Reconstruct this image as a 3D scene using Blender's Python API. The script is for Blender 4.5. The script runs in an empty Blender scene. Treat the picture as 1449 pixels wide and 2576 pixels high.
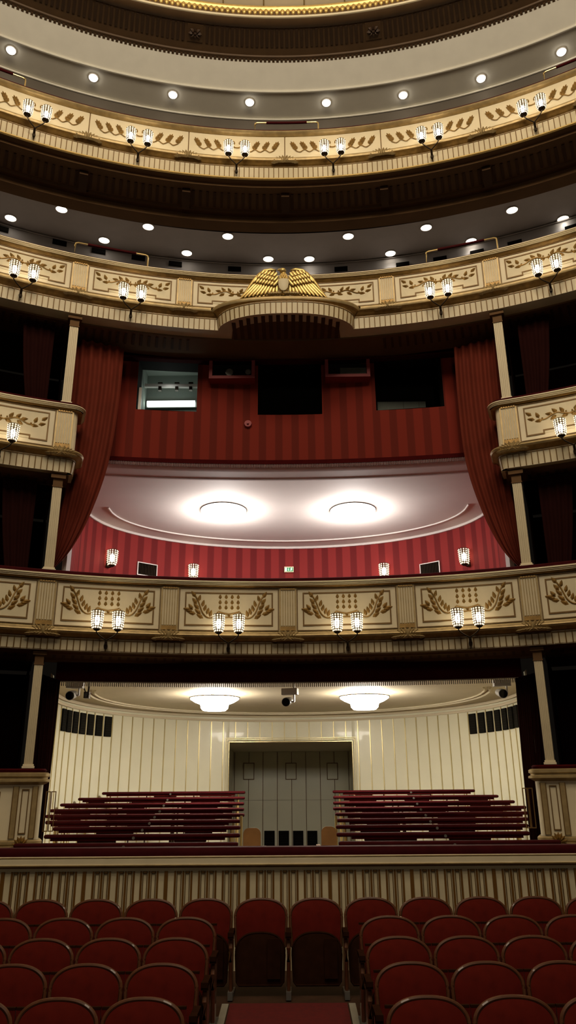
import bpy, math, random
from mathutils import Matrix, Vector
random.seed(7)
SC = bpy.context.scene
COL = SC.collection
PI = math.pi
SHIFT = 2.2            # the parterre floor under the viewer is z = 0; all heights below are relative to the eye

# ------------------------------------------------------------------ camera
F = 1911.0
CAMX = 0.072
RC = Matrix.Rotation(math.radians(0.29), 3, 'Z') @ Matrix.Rotation(math.radians(90 + 20.1), 3, 'X') @ Matrix.Rotation(math.radians(-0.42), 3, 'Z')
cd = bpy.data.cameras.new('camera')
cam = bpy.data.objects.new('camera', cd)
COL.objects.link(cam)
cam.matrix_world = RC.to_4x4()
cam.location = (CAMX, 0, 0)
cd.sensor_fit = 'VERTICAL'
cd.sensor_height = 24.0
cd.lens = F / 2576 * 24.0
cd.clip_start = 0.1
cd.clip_end = 200
SC.camera = cam


def hit(u, v, fn, t0=3.0, t1=40.0):
    """first point along the ray of a photo pixel where fn(p) changes sign"""
    d = RC @ Vector(((u - 724.5) / F, -(v - 1288) / F, -1.0))
    o = Vector((CAMX, 0, 0))
    s0 = fn(o + d * t0)
    t = t0
    while t < t1:
        s1 = fn(o + d * (t + 0.1))
        if (s0 < 0) != (s1 < 0):
            a, b = t, t + 0.1
            for _ in range(30):
                m = (a + b) / 2
                if (fn(o + d * m) < 0) == (s0 < 0):
                    a = m
                else:
                    b = m
            return o + d * a
        s0 = s1
        t += 0.1
    return o + d * t1


def on_cyl(R, YC):
    return lambda p: math.hypot(p.x, p.y - YC) - R


def on_y(Y):
    return lambda p: p.y - Y


# ------------------------------------------------------------------ materials
def L(r, g, b):
    def c(x):
        x /= 255.0
        return x / 12.92 if x <= 0.04045 else ((x + 0.055) / 1.055) ** 2.4
    return (c(r), c(g), c(b), 1.0)


def mat(name, col, rough=0.6, metal=0.0, var=0.12, scale=3.0, bump=0.0, bscale=40.0, emit=0.0, ecol=None, coat=0.0, sheen=0.0, sample=True, spec=0.5):
    m = bpy.data.materials.new(name)
    m.use_nodes = True
    nt = m.node_tree
    b = nt.nodes['Principled BSDF']
    b.inputs['Roughness'].default_value = rough
    b.inputs['Metallic'].default_value = metal
    b.inputs['Coat Weight'].default_value = coat
    b.inputs['Specular IOR Level'].default_value = spec
    if sheen:
        b.inputs['Sheen Weight'].default_value = sheen
    if var > 0:
        tc = nt.nodes.new('ShaderNodeTexCoord')
        n = nt.nodes.new('ShaderNodeTexNoise')
        n.inputs['Scale'].default_value = scale
        n.inputs['Detail'].default_value = 3
        r = nt.nodes.new('ShaderNodeValToRGB')
        r.color_ramp.elements[0].position = 0.3
        r.color_ramp.elements[1].position = 0.7
        r.color_ramp.elements[0].color = tuple(c * (1 - var) for c in col[:3]) + (1,)
        r.color_ramp.elements[1].color = tuple(min(1, c * (1 + var)) for c in col[:3]) + (1,)
        nt.links.new(tc.outputs['Object'], n.inputs['Vector'])
        nt.links.new(n.outputs['Fac'], r.inputs['Fac'])
        nt.links.new(r.outputs['Color'], b.inputs['Base Color'])
    else:
        b.inputs['Base Color'].default_value = col
    if bump > 0:
        tc2 = nt.nodes.new('ShaderNodeTexCoord')
        n2 = nt.nodes.new('ShaderNodeTexNoise')
        n2.inputs['Scale'].default_value = bscale
        bp = nt.nodes.new('ShaderNodeBump')
        bp.inputs['Strength'].default_value = bump
        nt.links.new(tc2.outputs['Object'], n2.inputs['Vector'])
        nt.links.new(n2.outputs['Fac'], bp.inputs['Height'])
        nt.links.new(bp.outputs['Normal'], b.inputs['Normal'])
    if emit > 0:
        b.inputs['Emission Color'].default_value = ecol or col
        b.inputs['Emission Strength'].default_value = emit
        if not sample:
            m.cycles.emission_sampling = 'NONE'
    return m


def stripe_mat(name, c1, c2, period, duty, rough=0.8):
    """vertical wallpaper stripes, laid along the wall's own length (uv.x in metres)"""
    m = bpy.data.materials.new(name)
    m.use_nodes = True
    nt = m.node_tree
    b = nt.nodes['Principled BSDF']
    b.inputs['Roughness'].default_value = rough
    b.inputs['Specular IOR Level'].default_value = 0.15
    uv = nt.nodes.new('ShaderNodeUVMap')
    sx = nt.nodes.new('ShaderNodeSeparateXYZ')
    md = nt.nodes.new('ShaderNodeMath'); md.operation = 'PINGPONG'; md.inputs[1].default_value = period / 2
    gt = nt.nodes.new('ShaderNodeMapRange')
    gt.inputs['From Min'].default_value = period / 2 * (duty - 0.06)
    gt.inputs['From Max'].default_value = period / 2 * (duty + 0.06)
    mx = nt.nodes.new('ShaderNodeMix'); mx.data_type = 'RGBA'
    mx.inputs['A'].default_value = c1
    mx.inputs['B'].default_value = c2
    nt.links.new(uv.outputs['UV'], sx.inputs[0])
    nt.links.new(sx.outputs['X'], md.inputs[0])
    nt.links.new(md.outputs[0], gt.inputs['Value'])
    nt.links.new(gt.outputs['Result'], mx.inputs['Factor'])
    nt.links.new(mx.outputs['Result'], b.inputs['Base Color'])
    return m


M = {}
M['cream'] = mat('cream_paint', L(226, 212, 178), 0.5, var=0.06, scale=2.5)
M['cream_field'] = mat('cream_field_paint', L(218, 204, 168), 0.55, var=0.08, scale=4)
M['band'] = mat('band_paint', L(205, 190, 155), 0.5, var=0.06)
M['soffit'] = mat('soffit_shaded_brown', L(104, 77, 50), 0.8, var=0.08, spec=0.15)  # brown in place of cream: dimness under the tiers put into the colour
M['soffit_dark'] = mat('soffit_flute_shaded_brown', L(76, 54, 34), 0.8, var=0.08, spec=0.15)  # darker copy of the same shaded brown, for flutes and box ceilings
M['gold'] = mat('gilding', L(170, 147, 102), 0.42, 0.4, var=0.18, scale=9)
M['gold_bright'] = mat('bright_gilding', L(222, 190, 118), 0.34, 0.6, var=0.12, scale=14)
M['old_gold'] = mat('antique_gilding', L(156, 122, 64), 0.45, 0.4, var=0.25, scale=12)
M['line_gold'] = mat('dark_gilding_line', L(112, 82, 34), 0.55, 0.25, var=0.15, scale=12)
M['strip_gold'] = mat('bronze_strip', L(124, 84, 28), 0.5, 0.3, var=0.12)
M['brass'] = mat('polished_brass', L(214, 188, 128), 0.3, 0.8, var=0.06)
M['iron'] = mat('dark_bronze_metal', L(52, 40, 26), 0.4, 0.6, var=0.1)
M['velvet'] = mat('red_velvet', L(62, 9, 13), 0.85, var=0.15, scale=8, spec=0.12)
M['velvet_dark'] = mat('dark_red_velvet', L(66, 9, 9), 0.9, var=0.12, scale=6, spec=0.08)
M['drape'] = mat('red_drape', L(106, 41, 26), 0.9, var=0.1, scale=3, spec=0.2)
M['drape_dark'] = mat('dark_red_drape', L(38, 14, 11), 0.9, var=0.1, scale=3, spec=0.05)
M['seat_red'] = mat('seat_mohair_red', L(96, 24, 15), 0.85, var=0.18, scale=9, bump=0.05, bscale=220, spec=0.1)
M['wood'] = mat('seat_frame_wood', L(98, 60, 38), 0.35, var=0.2, scale=12, coat=0.3)
M['wood_dark'] = mat('seat_dark_wood', L(46, 26, 16), 0.9, var=0.2, scale=10, spec=0.0)
M['wood_light'] = mat('light_plywood', L(150, 106, 58), 0.5, var=0.15, scale=6)
M['carpet'] = mat('red_carpet', L(92, 14, 11), 0.95, var=0.15, scale=20, bump=0.3, bscale=300)
M['parquet'] = mat('dark_parquet', L(62, 40, 27), 0.6, var=0.2, scale=6, spec=0.2)
M['grey_stone'] = mat('grey_edge', L(150, 145, 130), 0.6, var=0.1)
M['ceil_white'] = mat('white_ceiling_paint', L(222, 214, 208), 0.75, var=0.03, scale=1.5)
M['ceil_cream'] = mat('cream_ceiling_paint', L(226, 212, 182), 0.7, var=0.03)
M['ceil_grey'] = mat('grey_ceiling_paint', L(176, 170, 166), 0.8, var=0.04)
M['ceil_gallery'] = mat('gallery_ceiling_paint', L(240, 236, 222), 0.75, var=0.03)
M['gallery_wall_shaded'] = mat('gallery_back_wall_shaded_grey', L(104, 96, 86), 0.8, var=0.04)  # ceiling grey darkened; the wall's shade is put into its colour
M['panel_cream'] = mat('polished_cream_panel', L(234, 229, 202), 0.3, var=0.03, scale=1.5, coat=0.12)
M['panel_line'] = mat('brass_panel_line', L(204, 188, 140), 0.3, 0.5, var=0.08)
M['black'] = mat('black_grille', L(18, 16, 11), 0.85, var=0.05, spec=0.1)
M['black_gloss'] = mat('black_lens', L(14, 12, 12), 0.15, var=0)
M['frieze'] = mat('shaded_frieze_brown', L(92, 68, 42), 0.6, 0.1, var=0.12, scale=4)  # dark brown for an unlit underside, shade included in the colour
M['frieze_dark'] = mat('shaded_frieze_groove', L(66, 46, 28), 0.6, 0.1, var=0.12)
M['white_metal'] = mat('white_enamel', L(214, 208, 200), 0.4, var=0.03)
M['grey_metal'] = mat('grey_metal', L(120, 118, 112), 0.4, 0.5, var=0.08)
M['booth'] = mat('booth_grey_green', L(146, 152, 142), 0.8, var=0.05)
M['pink_frame'] = mat('rose_red_frame', L(150, 58, 60), 0.6, var=0.06)
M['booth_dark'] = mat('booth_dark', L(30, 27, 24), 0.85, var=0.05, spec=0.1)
M['fringe_dim'] = mat('fringe_backlit_shade', L(112, 88, 88), 0.8, var=0.15, scale=30)  # darker copy of the pale fringe; backlit shade carried by the colour
M['fringe'] = mat('pale_fringe', L(196, 184, 158), 0.6, var=0.15, scale=30)
M['red_wall'] = stripe_mat('red_striped_wallpaper', L(132, 44, 42), L(103, 31, 31), 0.36, 0.55)
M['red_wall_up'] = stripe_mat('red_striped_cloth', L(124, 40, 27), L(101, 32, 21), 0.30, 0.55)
M['bead'] = mat('lit_glass_bead', L(255, 240, 214), 0.2, emit=1.7, ecol=L(255, 236, 202), var=0, sample=False)
M['bowl_room'] = mat('lit_opal_room_bowl', L(255, 250, 240), 0.3, emit=56.0, ecol=L(255, 245, 228), var=0)
M['bulb'] = mat('lit_bulb', L(255, 244, 226), 0.3, emit=24.0, ecol=L(255, 238, 208), var=0, sample=False)
M['down'] = mat('downlight_glass', L(255, 250, 240), 0.3, emit=7.0, ecol=L(255, 244, 226), var=0)
M['bowl'] = mat('lit_opal_bowl', L(255, 250, 244), 0.3, emit=9.0, ecol=L(255, 246, 236), var=0, sample=False)
M['tube_light'] = mat('fluorescent_tube', L(235, 255, 246), 0.3, emit=3.5, ecol=L(238, 255, 247), var=0)
M['sign_green'] = mat('exit_sign_green', L(20, 120, 70), 0.4, emit=0.8, ecol=L(20, 130, 75), var=0)
M['sign_white'] = mat('exit_sign_white', L(240, 245, 235), 0.4, emit=1.0, ecol=L(235, 245, 225), var=0)
M['glass'] = mat('grey_glass', L(96, 100, 92), 0.1, var=0.2, scale=5)


# ------------------------------------------------------------------ mesh builder
class MB:
    def __init__(s):
        s.v, s.f, s.mi, s.uv = [], [], [], []

    def face(s, idx, mi=0, uv=None):
        s.f.append(tuple(idx)); s.mi.append(mi); s.uv.append(uv)

    def quad(s, a, b, c, d, mi=0, uv=None):
        n = len(s.v); s.v += [tuple(a), tuple(b), tuple(c), tuple(d)]
        s.face((n, n + 1, n + 2, n + 3), mi, uv)

    def grid(s, pts, mi=0, closed_u=False, closed_v=False, uvs=None):
        nu, nv = len(pts), len(pts[0]); b = len(s.v)
        for r in pts:
            s.v += [tuple(p) for p in r]
        for i in range(nu - (0 if closed_u else 1)):
            for j in range(nv - (0 if closed_v else 1)):
                i2, j2 = (i + 1) % nu, (j + 1) % nv
                uv = None
                if uvs:
                    uv = (uvs[i][j], uvs[i2][j], uvs[i2][j2], uvs[i][j2])
                s.face((b + i * nv + j, b + i2 * nv + j, b + i2 * nv + j2, b + i * nv + j2), mi, uv)

    def box(s, c, size, mi=0, rot=None):
        hx, hy, hz = size[0] / 2, size[1] / 2, size[2] / 2
        b = len(s.v)
        for dx, dy, dz in ((-1, -1, -1), (1, -1, -1), (1, 1, -1), (-1, 1, -1), (-1, -1, 1), (1, -1, 1), (1, 1, 1), (-1, 1, 1)):
            p = Vector((dx * hx, dy * hy, dz * hz))
            if rot is not None:
                p = rot @ p
            s.v.append((c[0] + p.x, c[1] + p.y, c[2] + p.z))
        for q in ((0, 3, 2, 1), (4, 5, 6, 7), (0, 1, 5, 4), (1, 2, 6, 5), (2, 3, 7, 6), (3, 0, 4, 7)):
            s.face([b + k for k in q], mi)

    def hexa(s, p, mi=0):
        """eight corners: bottom ring of four, top ring of four"""
        b = len(s.v); s.v += [tuple(q) for q in p]
        for q in ((0, 3, 2, 1), (4, 5, 6, 7), (0, 1, 5, 4), (1, 2, 6, 5), (2, 3, 7, 6), (3, 0, 4, 7)):
            s.face([b + k for k in q], mi)

    def tube(s, pts, r, n=8, mi=0, cap=True, closed=False):
        pts = [Vector(p) for p in pts]
        rs = r if isinstance(r, (list, tuple)) else [r] * len(pts)
        rings = []; up = Vector((0, 0, 1)); m = len(pts)
        for i, p in enumerate(pts):
            if closed:
                t = pts[(i + 1) % m] - pts[i - 1]
            else:
                t = pts[min(i + 1, m - 1)] - pts[max(i - 1, 0)]
            t.normalize()
            a = up.cross(t)
            if a.length < 1e-3:
                a = Vector((1, 0, 0)).cross(t)
            a.normalize(); c = t.cross(a)
            rings.append([p + (a * math.cos(2 * PI * k / n) + c * math.sin(2 * PI * k / n)) * rs[i] for k in range(n)])
        b = len(s.v)
        s.grid(rings, mi, closed_u=closed, closed_v=True)
        if cap and not closed:
            s.face([b + k for k in range(n)][::-1], mi)
            s.face([b + (m - 1) * n + k for k in range(n)], mi)

    def lathe(s, prof, n=16, c=(0, 0, 0), mi=0, cap=False):
        rings = [[(c[0] + r * math.cos(2 * PI * k / n), c[1] + r * math.sin(2 * PI * k / n), c[2] + z) for k in range(n)] for r, z in prof]
        b = len(s.v)
        s.grid(rings, mi, closed_v=True)
        if cap:
            s.face([b + k for k in range(n)][::-1], mi)
            s.face([b + (len(prof) - 1) * n + k for k in range(n)], mi)

    def ell(s, c, rad, rot=None, n=10, m=6, mi=0):
        rings = []
        for i in range(m + 1):
            a = PI * i / m
            row = []
            for k in range(n):
                p = Vector((rad[0] * math.sin(a) * math.cos(2 * PI * k / n), rad[1] * math.sin(a) * math.sin(2 * PI * k / n), rad[2] * math.cos(a)))
                if rot is not None:
                    p = rot @ p
                row.append((c[0] + p.x, c[1] + p.y, c[2] + p.z))
            rings.append(row)
        s.grid(rings, mi, closed_v=True)

    def prism(s, outline, y0, y1, mi=0):
        """outline of (x, z), extruded in y"""
        n = len(outline); b = len(s.v)
        s.v += [(x, y0, z) for x, z in outline] + [(x, y1, z) for x, z in outline]
        s.face([b + k for k in range(n)], mi)
        s.face([b + n + k for k in range(n)][::-1], mi)
        for k in range(n):
            k2 = (k + 1) % n
            s.face((b + k2, b + k, b + n + k, b + n + k2), mi)

    def build(s, name, mats, parent=None, smooth=False, loc=None, rz=0.0):
        me = bpy.data.meshes.new(name)
        me.from_pydata(s.v, [], s.f)
        if not isinstance(mats, (list, tuple)):
            mats = [mats]
        for m in mats:
            me.materials.append(m)
        me.polygons.foreach_set('material_index', s.mi)
        if any(u is not None for u in s.uv):
            ul = me.uv_layers.new(name='UVMap')
            k = 0
            for i, fc in enumerate(s.f):
                for j in range(len(fc)):
                    if s.uv[i] is not None:
                        ul.data[k].uv = s.uv[i][j]
                    k += 1
        if smooth:
            me.polygons.foreach_set('use_smooth', [True] * len(s.f))
            me.update()
            me.set_sharp_from_angle(angle=math.radians(smooth if smooth is not True else 40))
        me.update()
        o = bpy.data.objects.new(name, me)
        COL.objects.link(o)
        if parent is not None:
            o.parent = parent
        if loc is not None:
            o.location = loc
        o.rotation_euler.z = rz
        return o


def tag(o, label, cat, group=None, kind=None):
    o['label'] = label; o['category'] = cat
    if group:
        o['group'] = group
    if kind:
        o['kind'] = kind
    return o


def struct(o, label=None, cat=None):
    o['kind'] = 'structure'
    if label:
        o['label'] = label; o['category'] = cat or o.name.split('_')[0].split('.')[0]
    return o


def empty(name, loc=(0, 0, 0), rz=0.0):
    o = bpy.data.objects.new(name, None)
    COL.objects.link(o)
    o.location = loc; o.rotation_euler.z = rz
    o.empty_display_size = 0.1
    return o


KIDS = {}


def kids(o):
    return [c for c in list(bpy.data.objects) if c.parent == o]


def copy_tree(o, parent=None):
    """a thing with its parts and their sub-parts (mesh data shared)"""
    if o.name not in KIDS:
        KIDS[o.name] = kids(o)
    c = o.copy(); COL.objects.link(c)
    if parent is not None:
        c.parent = parent
    for ch in KIDS[o.name]:
        copy_tree(ch, c)
    return c


def arc(R, YC, p0, p1, n, fn=None):
    out = []
    for i in range(n + 1):
        p = p0 + (p1 - p0) * i / n
        r = R - (fn(p * R) if fn else 0.0)
        out.append((r * math.sin(p), YC + r * math.cos(p)))
    return out


def normals(path):
    ns = []
    m = len(path)
    for i in range(m):
        def nrm(a, b):
            dx, dy = b[0] - a[0], b[1] - a[1]
            l = math.hypot(dx, dy) or 1e-9
            return (-dy / l, dx / l)
        if i == 0:
            ns.append(nrm(path[0], path[1]))
        elif i == m - 1:
            ns.append(nrm(path[-2], path[-1]))
        else:
            a, b = nrm(path[i - 1], path[i]), nrm(path[i], path[i + 1])
            x, y = a[0] + b[0], a[1] + b[1]
            l = math.hypot(x, y) or 1e-9
            x, y = x / l, y / l
            k = 1.0 / max(0.5, x * a[0] + y * a[1])
            ns.append((x * k, y * k))
    return ns


def lens(path):
    l = [0.0]
    for a, b in zip(path, path[1:]):
        l.append(l[-1] + math.hypot(b[0] - a[0], b[1] - a[1]))
    return l


def sweep(mb, path, prof, mi=0, caps=True, uv=False, closed=False):
    """prof: (offset away from the hall, height) points; closed: the profile is a ring"""
    ns = normals(path); ll = lens(path)
    pts = [[(p[0] + n[0] * d, p[1] + n[1] * d, z) for d, z in prof] for p, n in zip(path, ns)]
    uvs = [[(l, z) for d, z in prof] for l in ll] if uv else None
    b = len(mb.v)
    mb.grid(pts, mi, closed_v=closed, uvs=uvs)
    if caps and closed:
        k = len(prof)
        mb.face([b + i for i in range(k)], mi)
        mb.face([b + (len(path) - 1) * k + i for i in range(k)][::-1], mi)


def along(path, step, off=0.0):
    """points with tangents at even spacing along a path"""
    ll = lens(path); out = []; t = off; i = 0
    while t <= ll[-1]:
        while i < len(ll) - 2 and ll[i + 1] < t:
            i += 1
        a, b = path[i], path[i + 1]
        k = (t - ll[i]) / max(1e-9, ll[i + 1] - ll[i])
        out.append((a[0] + (b[0] - a[0]) * k, a[1] + (b[1] - a[1]) * k, math.atan2(b[1] - a[1], b[0] - a[0])))
        t += step
    return out
# ------------------------------------------------------------------ shared plan of the horseshoe
R1, YC1 = 10.6, 1.0            # the box tiers
AL = 1.825 / R1                # angle of one box front
RG, YCG = 11.7, 0.2            # the top gallery
ALG = 1.934 / RG
TA = dict(top=3.13, pt=2.97, pb=2.28, gb=2.12, bb=1.935)
TB = dict(top=5.95, pt=5.79, pb=5.12, gb=4.96, bb=4.73)
TC = dict(top=8.86, pt=8.68, pb=8.10, gb=7.89, bb=7.66)
TG = dict(top=12.64, pt=12.47, pb=11.88, gb=11.68, bb=11.39)


def pol(R, YC, phi, z=0.0):
    return Vector((R * math.sin(phi), YC + R * math.cos(phi), z))


def bend(R):
    return lambda s, d, z: ((R - d) * math.sin(s / R), (R - d) * math.cos(s / R), z)


def bent_slab(mb, P, s0, s1, z0, z1, d0, d1, n=8, mi=0):
    ring = []
    for i in range(n + 1):
        s = s0 + (s1 - s0) * i / n
        ring.append([P(s, d0, z0), P(s, d1, z0), P(s, d1, z1), P(s, d0, z1)])
    b = len(mb.v)
    mb.grid(ring, mi, closed_v=True)
    mb.face([b + i for i in range(4)], mi); mb.face([b + n * 4 + i for i in range(4)][::-1], mi)


def bent_line(mb, P, pts, w, d, closed=True, mi=0, step=0.2):
    """a thin raised line of square section along (s, z) points"""
    pp = list(pts) + ([pts[0]] if closed else [])
    for (s0, z0), (s1, z1) in zip(pp, pp[1:]):
        if abs(z1 - z0) < 1e-6:
            a, b = min(s0, s1) - w / 2, max(s0, s1) + w / 2
            bent_slab(mb, P, a, b, z0 - w / 2, z0 + w / 2, 0, d, max(1, int((b - a) / step)), mi)
        else:
            bent_slab(mb, P, s0 - w / 2, s0 + w / 2, min(z0, z1), max(z0, z1), 0, d, 1, mi)


def leaf(mb, P, s, z, ang, ln, w, d, mi=0):
    """a pointed raised leaf, ang measured from +s towards +z"""
    c, sn = math.cos(ang), math.sin(ang)

    def q(u, v, dd):
        return P(s + u * c - v * sn, dd, z + u * sn + v * c)
    b = len(mb.v)
    mb.v += [q(-ln / 2, 0, 0), q(-ln * 0.15, w / 2, 0), q(ln / 2, 0, 0.3 * d), q(-ln * 0.15, -w / 2, 0), q(-ln * 0.1, 0, d), q(ln * 0.2, 0, d * 0.9),
             q(ln * 0.2, w * 0.38, 0), q(ln * 0.2, -w * 0.38, 0)]
    for f in ((0, 4, 1), (1, 4, 5, 6), (6, 5, 2), (0, 3, 4), (3, 7, 5, 4), (7, 2, 5)):
        mb.face([b + k for k in f], mi)


def stem(mb, P, pts, r, d, mi=0):
    # smooth the way through the points
    out = []
    n = len(pts)
    for i in range(n - 1):
        p0, p1, p2, p3 = pts[max(i - 1, 0)], pts[i], pts[i + 1], pts[min(i + 2, n - 1)]
        for k in range(4):
            t = k / 4
            f = [0.5 * (2 * p1[j] + (p2[j] - p0[j]) * t + (2 * p0[j] - 5 * p1[j] + 4 * p2[j] - p3[j]) * t * t + (3 * p1[j] - p0[j] - 3 * p2[j] + p3[j]) * t ** 3) for j in (0, 1)]
            out.append(f)
    out.append(pts[-1])
    mb.tube([P(s, d, z) for s, z in out], r, 5, mi)


# ------------------------------------------------------------------ reliefs
def relief_spray(R):
    """crossed laurel sprays with rows of drops, on the lowest tier"""
    P = bend(R); mb = MB(); kx, kz = 0.00129, 0.00136
    X = lambda x: (x - 712) * kx
    Z = lambda y: -(y - 320) * kz
    for sg in (1, -1):
        st = [(X(580) * sg, Z(350)), (X(540) * sg, Z(405)), (X(470) * sg, Z(420)), (X(400) * sg, Z(365)), (X(345) * sg, Z(235)), (X(300) * sg, Z(160))]
        stem(mb, P, st, 0.011, 0.012)
        for x, y, a, ln in ((285, 150, 125, .115), (300, 228, 128, .115), (322, 290, 132, .12), (342, 350, 140, .12), (368, 402, 150, .12), (255, 298, 125, .11), (215, 325, 165, .12), (240, 345, 170, .11), (275, 368, 172, .11)):
            leaf(mb, P, X(x) * sg, Z(y), math.radians(a if sg > 0 else 180 - a), ln * 1.12, 0.072, 0.035)
        for x, y in ((355, 195), (400, 255), (425, 308), (458, 345), (492, 370)):
            leaf(mb, P, X(x) * sg, Z(y), math.radians(75 if sg > 0 else 105), 0.125, 0.066, 0.026)
        stem(mb, P, [(X(585) * sg, Z(345)), (X(640) * sg, Z(362)), (X(712), Z(375))], 0.011, 0.012)
        stem(mb, P, [(X(600) * sg, Z(440)), (X(620) * sg, Z(408)), (X(670) * sg, Z(412)), (X(712), Z(410))], 0.011, 0.012)
    for x in (612, 684, 756, 828):
        for y in (175, 238, 298):
            leaf(mb, P, X(x - 8), Z(y), math.radians(90), 0.08, 0.06, 0.028)
    leaf(mb, P, 0, Z(390), math.radians(-90), 0.05, 0.055, 0.03)
    return mb


def relief_branch(R):
    """a long waving laurel branch, on the upper two box tiers"""
    P = bend(R); mb = MB(); kx, kz = 0.00150, 0.00175
    X = lambda x: (x - 630) * kx
    Z = lambda y: -(y - 590) * kz + 0.02
    for sg in (1, -1):
        stem(mb, P, [(X(340) * sg, Z(600)), (X(390) * sg, Z(598)), (X(450) * sg, Z(572)), (X(510) * sg, Z(556)), (X(570) * sg, Z(572)), (X(630), Z(586))], 0.010, 0.012)
        for x, y, a in ((226, 526, 140), (312, 552, 110), (246, 582, 165), (320, 606, 185), (430, 556, 170), (488, 536, 130), (560, 540, 120), (585, 596, 200), (470, 596, 215)):
            leaf(mb, P, X(x) * sg, Z(y), math.radians(a if sg > 0 else 180 - a), 0.125, 0.075, 0.034)
        mb.ell(P(X(357) * sg, 0.012, Z(588)), (0.014, 0.014, 0.014), n=6, m=4)
        mb.ell(P(X(600) * sg, 0.012, Z(560)), (0.014, 0.014, 0.014), n=6, m=4)
    return mb


def relief_ears(R):
    """six leaf bunches on a looping stem, on the top gallery"""
    P = bend(R); mb = MB(); kx, kz = 0.00262, 0.0038
    for sg in (1, -1):
        pts = []
        for i, x in enumerate((140, 217, 292)):
            sx = -x * kx * sg
            ax = math.radians(118)            # each ear leans outwards
            cx_, cz_ = math.cos(ax), math.sin(ax)
            for t, spread, ln in ((-.09, 34, .10), (-.03, 30, .11), (.03, 26, .10)):
                for e in (-1, 1):
                    a = ax + e * math.radians(spread)
                    leaf(mb, P, sx + (cx_ * (t + .02) + math.cos(a) * .045) * sg, .02 + cz_ * (t + .02) + math.sin(a) * .045, a if sg > 0 else PI - a, ln, .048, .022)
            leaf(mb, P, sx + cx_ * .12 * sg, .02 + cz_ * .12, ax if sg > 0 else PI - ax, .10, .04, .022)
            pts += [(sx + 0.1 * sg, -0.12), (sx + 0.0 * sg, -0.06)]
        stem(mb, P, [(-0.05 * sg, 0.0), (-0.14 * sg, -0.06)] + pts, 0.008, 0.01)
        leaf(mb, P, -0.06 * sg, 0.10, math.radians(90), 0.10, 0.05, 0.02)
        leaf(mb, P, -0.15 * sg, 0.08, math.radians(90), 0.09, 0.05, 0.02)
    stem(mb, P, [(-0.12, 0.0), (0, -0.03), (0.12, 0.0)], 0.009, 0.01)
    return mb


def bracket_leaves(R, z, d0=0.15, k=1.0):
    """fan of acanthus leaves lying over the gilded moulding"""
    P = bend(R); mb = MB()
    for sg in (-1, 1):
        for i in range(5):
            a = math.radians(74 - i * 17)
            s = (0.025 + i * 0.043) * k
            zz = z + (0.0 - i * i * 0.002) * k
            q = lambda s_, d_, z_: P(s_, d0 - .02 * i / 4 + d_, z_)
            leaf(mb, q, s * sg, zz, a if sg > 0 else PI - a, (0.15 - .008 * i) * k, 0.066 * k, 0.035)
            a2 = math.radians(-28 + i * 7)
            leaf(mb, q, s * sg * 1.02, zz - .075 * k + i * .006, a2 if sg > 0 else PI - a2, 0.11 * k, 0.055 * k, 0.04)
    mb.ell(P(0, d0 + .01, z - .02 * k), (.022 * k, .03, .05 * k), n=8, m=5)
    return mb


# ------------------------------------------------------------------ tier fronts
def rebase(root, loc):
    loc = Vector(loc)
    for c in kids(root):
        c.location = c.location - loc
    root.location = loc


def flutes(mb, path, step, w, h, z, depth, tilt=0.0, mi=0, off=0.02):
    for x, y, a in along(path, step, step / 2):
        n = (-math.sin(a), math.cos(a))
        rot = Matrix.Rotation(a, 3, 'Z') @ Matrix.Rotation(tilt, 3, 'X')
        mb.box((x - n[0] * off, y - n[1] * off, z), (w, depth, h), mi, rot)


def soffit_flutes(mb, R, YC, phis, r0, r1, z, w, mi=0, n_per=12):
    for p in phis:
        c = pol((r0 + r1) / 2, YC, p, z)
        mb.box(c, (w, r1 - r0, 0.016), mi, Matrix.Rotation(-p, 3, 'Z'))


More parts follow.
